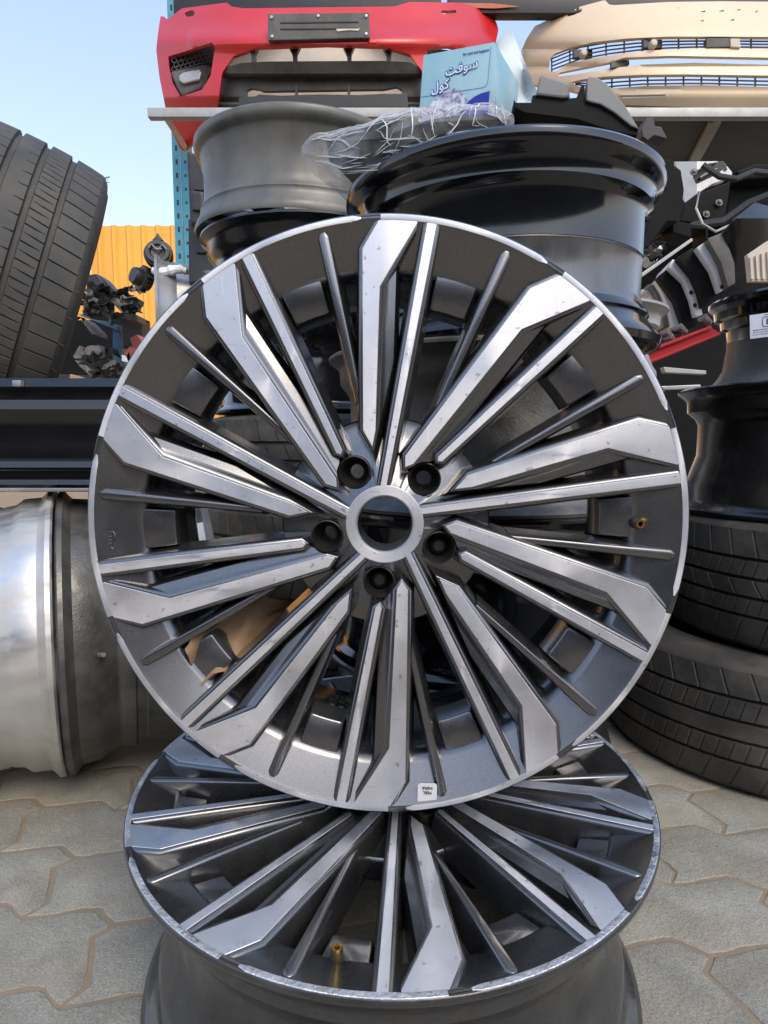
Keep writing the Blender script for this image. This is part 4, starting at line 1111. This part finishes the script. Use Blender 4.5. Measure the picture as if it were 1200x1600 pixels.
# bits at the fender feet
for k, (x, y) in enumerate(((1040,522),(1062,515),(1100,500),(1046,530))):
    bq = MB().tube([at(x - 7, y, 2.3), at(x, y - 4, 2.28), at(x + 8, y + 4, 2.3), at(x + 6, y + 12, 2.3)], [.008,.014,.012,.004], n=8).build('fixing_tab', m_scraplight)
    tag(bq, ('torn pale plastic tab under the second fender foot', 'bent plastic tab under the third fender foot', 'cracked plastic tab at the right fender feet', 'small broken tab at the left end of the red beam')[k], 'plastic tab', 'broken tabs on the red beam')
# white bumper with a lamp slot, and black panel below it
wb = thing('car_bumper', 'white rear bumper corner with a dark lamp slot under the rack shelf', 'car bumper')
sheet(z5([(700,180),(960,178),(1010,240),(1000,262),(900,300),(820,350),(755,400),(742,300)]), [z5([(797,262),(812,230),(880,190),(960,178),(975,215),(900,262),(815,302)])], 2.5, lambda x, y: 2.9 + .002 * abs(x - 1090), 'bumper_skin', m_white, wb, thick=.05)
pxprism(z5([(790,262),(812,225),(880,186),(965,176),(985,222),(900,268),(812,308)]), 2.98, .06, 'lamp_recess', m_black_satin, wb)
pxprism(z5([(835,262),(868,240),(930,212),(935,222),(880,252),(840,275)]), 2.96, .02, 'reflector', m_black_gloss, wb)
lump(z5([(735,480),(755,400),(820,352),(1005,282),(1000,300),(975,480),(890,525),(730,500)]), 2.8, .25, 'dark_panel', 'black speckled panel under the white bumper corner', m_void)
lump(z5([(975,480),(1000,300),(1060,250),(1210,230),(1420,260),(1420,500),(1130,400),(1000,500)]), 2.95, .25, 'dark_panel', 'dusty dark under-tray behind the fenders at right', m_void)
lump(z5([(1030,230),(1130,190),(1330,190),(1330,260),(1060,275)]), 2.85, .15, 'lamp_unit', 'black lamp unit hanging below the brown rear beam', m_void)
lump(z5([(520,780),(790,590),(808,598),(524,800)]), 2.2, .03, 'metal_strip', 'thin grey metal strip leaning across the dark gap by the black rim', m_alubar, bevel=.002)
lump(z5([(545,640),(630,628),(640,660),(600,720),(560,690)]), 2.7, .1, 'torn_liner', 'torn white scrap in the gap right of the black rim', m_white, bevel=.004)
rbm = thing('red_beam', 'bright red steel beam below the nested fenders', 'steel beam')
pxprism(z5([(560,1205),(902,1072),(945,1098),(560,1252)]), 2.2, .16, 'web', m_redbeam, rbm, bevel=.003)
pxprism(z5([(555,1190),(898,1058),(904,1074),(555,1208)]), 2.185, .19, 'flange', m_redbeam, rbm, bevel=.003)
pxprism(z5([(555,1250),(943,1094),(950,1106),(555,1268)]), 2.185, .19, 'flange', m_redbeam, rbm, bevel=.003)
lump(z5([(640,1280),(870,1300),(870,1320),(650,1310)]), 2.15, .03, 'metal_strip', 'thin grey metal strip below the red beam', m_alubar, bevel=.002)
lump(z5([(600,1385),(840,1375),(840,1395),(600,1405)]), 2.0, .03, 'metal_strip', 'lowest pale strip in the dark gap by the right stack', m_silver, bevel=.002)
lump(z5([(520,480),(1450,480),(1450,1900),(520,1900)]), 3.35, .1, 'dark_panel', 'large black panel added to darken the back of the right shelf', m_void)  # black sheet added so the depth behind the shelf reads as shade
def hose(lb, P, r, mt_):
    o = MB().tube([at(x, y, Y) for x, y, Y in P], r, n=8).build('rubber_hose', mt_); tag(o, lb, 'hose')
hose('black hose drooping from the brown beam at the right edge', [(1098,258,2.62),(1125,276,2.6),(1150,280,2.58),(1178,268,2.6),(1210,272,2.6)], .012, m_rubber)
hose('thin grey cable hanging in front of the black panel', [(1092,300,2.62),(1088,326,2.6),(1098,350,2.58),(1118,362,2.6),(1140,352,2.62)], .005, m_alubar)
hose('thick black pipe crossing behind the nested fenders', [(1020,400,2.75),(1050,372,2.7),(1085,352,2.68),(1130,346,2.66),(1170,318,2.64),(1215,300,2.6)], .016, m_rubber)
rp = thing('ribbed_panel', 'beige ribbed plastic panel showing at the right edge behind the black fender', 'car panel')
pxprism([(1168,398),(1200,376),(1260,372),(1260,440),(1172,440)], 2.06, .02, 'panel_back', m_beige, rp)
for k in range(9): pxprism([(1172+k*9,402-k*3),(1176+k*9,400-k*3),(1178+k*9,436),(1174+k*9,436)], 2.052, .008, 'rib', m_beige, rp, bevel=0)
for k, (x, y, Y) in enumerate(((1084,268,2.86),(1104,334,2.79),(1124,316,2.79))):
    q_ = at(x, y, Y); o = MB().lathe([(0,.010),(.007,.010),(.009,.006),(.009,0),(.015,-.001),(.015,-.006)], n=10, mat=Matrix.Translation(q_) @ Matrix.Rotation(R(75), 4, 'X')).build('bolt', m_scraplight)
    tag(o, ('bolt with washer on the white bumper corner', 'lower bolt on the black speckled panel', 'upper bolt on the black speckled panel')[k], 'bolt', 'bolts under the right shelf')
# black plastic brackets by the big black rim
bk = thing('plastic_bracket', 'black plastic bumper bracket hanging beside the big black rim', 'car part')
pxprism(z5([(640,180),(660,165),(698,170),(700,200),(735,225),(752,330),(745,380),(760,400),(735,470),(715,505),(660,500),(560,640),(520,640),(560,500),(600,420),(650,330)]), 1.42, .10, 'bracket_body', m_void, bk)
pxprism(z5([(690,520),(720,502),(880,528),(880,600),(868,598),(865,545),(790,540),(790,590),(690,560)]), 1.45, .06, 'bracket_foot', m_void, bk, bevel=.002)
bt = thing('plastic_bracket', 'small black metal tab with a hole standing off the black rim edge', 'car part')
pxprism([(1002,202),(1010,184),(1021,183),(1024,197),(1034,198),(1043,216),(1040,217),(1022,212),(1012,220),(1004,214)], 1.12, .03, 'tab', m_black_satin, bt, bevel=.002)

# ------------------------------------------------------------------ things on top of the big black rim
# tissue carton
tx = thing('tissue_box', 'pale blue tissue carton with blue lettering and mountains on the black rim', 'tissue box')
tx.location = (.153, .95, 1.137); tx.rotation_euler = (R(2), R(5.5), R(-27))
bw_, bd_, bh_ = .108, .125, .112
MB().box((-bw_, 0, -bh_), (0, bd_, 0)).build('carton_body', m_boxblue, tx, bevel=.0012)
fm = Matrix.Rotation(R(90), 4, 'X')
def onf(x, z, d=.0006): return Matrix.Translation((x - bw_, -d, z - bh_)) @ fm
for sz, off, mtl, dd in ((.0175, .0014, m_logoblue, .0006), (.0175, .0001, m_logowhite, .0012)):
    text_obj('lettering', '\uFE96\uFED3\uFEEE\uFEB3', sz, mtl, tx, onf(.062, .086, dd) @ Matrix.Rotation(R(6), 4, 'Z'), off=off)
    text_obj('lettering', '\uFEDD\uFEEE\uFEDB', sz, mtl, tx, onf(.031, .066, dd) @ Matrix.Rotation(R(6), 4, 'Z'), off=off)
text_obj('lettering', 'for cool and hygienic', .0046, m_navy, tx, onf(.082, .103))
# tab line, mountains and navy corner, printed flat
def flat(P, name, mtl, d=.0005):
    n = len(P); MB().add([(x - bw_, -d, z - bh_) for x, z in P] , [tuple(range(n))]).build(name, mtl, tx, smooth=False)
tl = []
for i in range(13): tl.append((.003 + .094 * i / 12, .037))
UP = .019
def up(P): return [(x, z + UP) for x, z in P]
flat(up([(.002,.0366),(.098,.0366),(.1010,.038),(.1030,.041),(.1036,.046),(.1036,.088),(.1030,.088),(.1030,.046),(.1024,.0415),(.1006,.0386),(.098,.0373),(.002,.0373)]), 'flap_line', m_logoblue, .0004)
rg = random.Random(5); mp = [(0, .012)]
for i in range(25):
    x = bw_ * i / 24; h = .020 + .022 * math.exp(-((x - .055) / .018) ** 2) + .016 * math.exp(-((x - .033) / .012) ** 2) + rg.uniform(-.003, .003); mp.append((min(x, .1075), h))
flat([(0, .001)] + up(mp[1:]) + [(.1075, .001)], 'mountain_print', m_mount, .0003)
flat([(.066,.030),(.076,.040),(.086,.046),(.096,.049),(.1076,.050),(.1076,.001),(.066,.001)], 'corner_print', m_navy, .0009)
vs = [(.0004, bd_ * i / 12, -bh_ + (.002 if False else .0)) for i in range(13)]
mpv = []
for i in range(13): mpv.append((.0004, bd_ * i / 12 * .98 + .001, -bh_ + .044 + rg.uniform(-.008, .012)))
MB().add([(.0004, .001, -bh_ + .001)] + mpv + [(.0004, bd_ * .99, -bh_ + .001)], [tuple(range(15))]).build('mountain_print', m_mount, tx, smooth=False)

# milky plastic sheet behind the carton
sh = MB(); G = 14; vs = []
A_, B_, C_, D_ = (735, 112), (797, 42), (842, 150), (790, 178)
for i in range(G + 1):
    for j in range(G + 1):
        u, v_s = i / G, j / G
        x = (A_[0]*(1-u) + B_[0]*u) * (1-v_s) + (D_[0]*(1-u) + C_[0]*u) * v_s
        y = (A_[1]*(1-u) + B_[1]*u) * (1-v_s) + (D_[1]*(1-u) + C_[1]*u) * v_s
        vs.append(at(x, y, 1.13 + .02 * math.sin(u * 7 + v_s * 3) + .012 * math.sin(v_s * 9)))
fs = [(i*(G+1)+j, (i+1)*(G+1)+j, (i+1)*(G+1)+j+1, i*(G+1)+j+1) for i in range(G) for j in range(G)]
n0 = len(vs); vs2 = [Vector(v) + Vector((0, .0012, 0)) for v in vs]
sh.add(list(vs) + vs2, fs + [tuple(n0 + i for i in f[::-1]) for f in fs])
tag(sh.build('plastic_sheet', m_sheet), 'milky white plastic sheet sticking up behind the tissue carton', 'plastic sheet')

# dark part wrapped in clear film
pk = thing('wrapped_package', 'dark part bundled in clear wrinkled film overhanging the black rim', 'package')
def blob(rows, name, mtl, nz_, amp, sub, infl=0, ang=60):
    """rows: (px, py top, py bottom, Y front, depth)"""
    mb = MB(); vs = []; k = 20
    NR = []
    for a_, b_ in zip(rows, rows[1:]):
        for s_ in range(sub): NR.append([a_[q] + (b_[q] - a_[q]) * s_ / sub for q in range(5)])
    NR.append(list(rows[-1]))
    for (px, y0, y1, Y, dp) in NR:
        t0 = at(px, y0, Y); t1 = at(px, y1, Y); cz = (t0.z + t1.z) / 2; hz = abs(t0.z - t1.z) / 2 + infl; cy = Y + dp / 2
        for q in range(k):
            a = 2 * math.pi * q / k; cu = abs(math.cos(a)) ** .55 * math.copysign(1, math.cos(a)); su = abs(math.sin(a)) ** .55 * math.copysign(1, math.sin(a))
            p = Vector((t0.x, cy + cu * (dp / 2 + infl), cz + su * hz))
            nn = noise.noise(p * nz_) + .5 * noise.noise(p * nz_ * 2.3)
            vs.append(p + Vector((nn * amp * .5, cu * nn * amp, su * nn * amp)))
    m_ = len(NR); fs = [(i*k+q, (i+1)*k+q, (i+1)*k+(q+1) % k, i*k+(q+1) % k) for i in range(m_ - 1) for q in range(k)]
    fs += [tuple(range(k)), tuple(range((m_-1)*k, m_*k))[::-1]]
    return mb.add(vs, fs).build(name, mtl, pk, ang=ang)
blob([(512,214,236,1.0,.05),(545,190,250,.97,.10),(590,186,248,.95,.14),(640,178,232,.94,.15),(700,172,215,.93,.15),(760,170,205,.93,.14),(790,182,202,.94,.12)], 'dark_core', m_void, 18, .006, 3)
blob([(470,232,240,.99,.02),(484,212,250,.97,.07),(530,180,268,.945,.13),(590,170,262,.925,.18),(612,168,250,.92,.185),(640,164,238,.915,.19),(700,156,222,.91,.19),(756,158,212,.91,.18),(795,170,206,.92,.14),(806,186,203,.94,.08)], 'clear_film', m_film, 16, .012, 4, ang=14)

# creases standing up in the film
film_rows = [(470,232,240,.99,.02),(484,212,250,.97,.07),(530,180,268,.945,.13),(590,170,262,.925,.18),(612,168,250,.92,.185),(640,164,238,.915,.19),(700,156,222,.91,.19),(756,158,212,.91,.18),(795,170,206,.92,.14),(806,186,203,.94,.08)]
def film_pt(px, a):
    px = max(470.5, min(805, px))
    for a_, b_ in zip(film_rows, film_rows[1:]):
        if px <= b_[0]:
            f = (px - a_[0]) / (b_[0] - a_[0]); y0, y1, Y, dp = [a_[q] + (b_[q] - a_[q]) * f for q in (1, 2, 3, 4)]; break
    t0 = at(px, y0, Y); t1 = at(px, y1, Y); cz = (t0.z + t1.z) / 2; hz = abs(t0.z - t1.z) / 2; cy = Y + dp / 2
    cu = abs(math.cos(a)) ** .55 * math.copysign(1, math.cos(a)); su = abs(math.sin(a)) ** .55 * math.copysign(1, math.sin(a))
    p = Vector((t0.x, cy + cu * dp / 2, cz + su * hz))
    nn = noise.noise(p * 16) + .5 * noise.noise(p * 16 * 2.3)
    return p + Vector((nn * .006, cu * nn * .012 + cu * .0012, su * nn * .012 + su * .0012))
rgc = random.Random(21); cr = MB()
for k in range(115):
    x0 = rgc.uniform(476, 800); a0_ = rgc.uniform(.70, 1.35) * math.pi
    big_ = rgc.random() < .3
    dxk = rgc.gauss(-14, 26) if x0 > 600 else rgc.uniform(20, 90); dak = rgc.uniform(-.9, .9) if x0 > 600 else rgc.uniform(-.35, .35)
    pts = [film_pt(x0 + dxk * t_ / 9 + rgc.uniform(-.4, .4), a0_ + dak * t_ / 9 + rgc.uniform(-.008, .008)) for t_ in range(10)]
    rr = [(.0011 if big_ else .0005) * max(.15, math.sin(math.pi * (t_ + .5) / 10)) for t_ in range(10)]
    cr.tube(pts, rr, n=4, cap=False)
o = cr.build('film_crease', m_crease, pk); o['kind'] = 'stuff'

# silver and black trim bracket
tr = thing('trim_bracket', 'black plastic carrier with two grey satin trim pieces on the black rim', 'car part')
MB().prism([at(x, y, .99) for x, y in [(803,155),(806,160),(831,160),(832,149),(838,148),(880,154),(903,152),(908,134),(913,132),(914,156),(940,160),(944,172),(962,180),(998,201),(996,212),(960,206),(900,186),(820,176),(804,168)]], (.01, .10, .004)).build('carrier', m_void, tr, bevel=.0015, smooth=False)
MB().prism([at(x, y, .985) for x, y in [(837,148),(842,121),(848,116),(885,128),(889,132),(889,152),(880,153)]], (.030, .09, .002)).build('trim_piece', m_silvertrim, tr, bevel=.003, smooth=False)
MB().prism([at(x, y, .985) for x, y in [(916,157),(917,124),(921,119),(933,120),(948,130),(976,163),(999,202),(986,197),(960,176),(938,163),(925,160)]], (.012, .07, .002)).build('trim_piece', m_silvertrim, tr, bevel=.002, smooth=False)

# ------------------------------------------------------------------ dried leaf in the upright wheel's barrel
lf = MB(); vs = []; G, H = 26, 9
for i in range(G + 1):
    t_ = i / G
    px = 300 + (478 - 300) * t_; py = 1040 - 95 * t_ - 18 * math.sin(t_ * 3.1)
    hw = (16 + 24 * math.sin(math.pi * min(1, .18 + t_ * .92)) ** .8) * (1 - .55 * t_ ** 3)
    for j in range(H + 1):
        s_ = j / H * 2 - 1
        ww2 = hw * (1 + .12 * math.sin(t_ * 23 + s_ * 2))
        p = at(px + s_ * ww2 * .42, py + s_ * ww2 * .95, .582 + .090 * t_ + .008 * (1 - s_ * s_) + .006 * math.sin(t_ * 9 + s_ * 3))
        vs.append(p + Vector((0, .006 * noise.noise(Vector((t_ * 9, s_ * 4, 0))), 0)))
fs = [(i*(H+1)+j, (i+1)*(H+1)+j, (i+1)*(H+1)+j+1, i*(H+1)+j+1) for i in range(G) for j in range(H)]
n0 = len(vs); lf.add(list(vs) + [Vector(v) + Vector((.0004, .0012, 0)) for v in vs], fs + [tuple(n0 + i for i in f[::-1]) for f in fs])
tag(lf.build('dry_leaf', m_leaf, ang=70), 'large curled brown dry leaf caught inside the upright wheel', 'leaf')
# pale strip glimpsed between the spokes
o = MB().prism([at(x, y, .99) for x, y in [(308,818),(317,816),(325,862),(314,866)]], (0, .004, 0)).build('pale_strip', m_whitepaper, None)
tag(o, 'short white strip seen between the left spokes of the upright wheel', 'plastic strip')
bpy.context.view_layer.update()
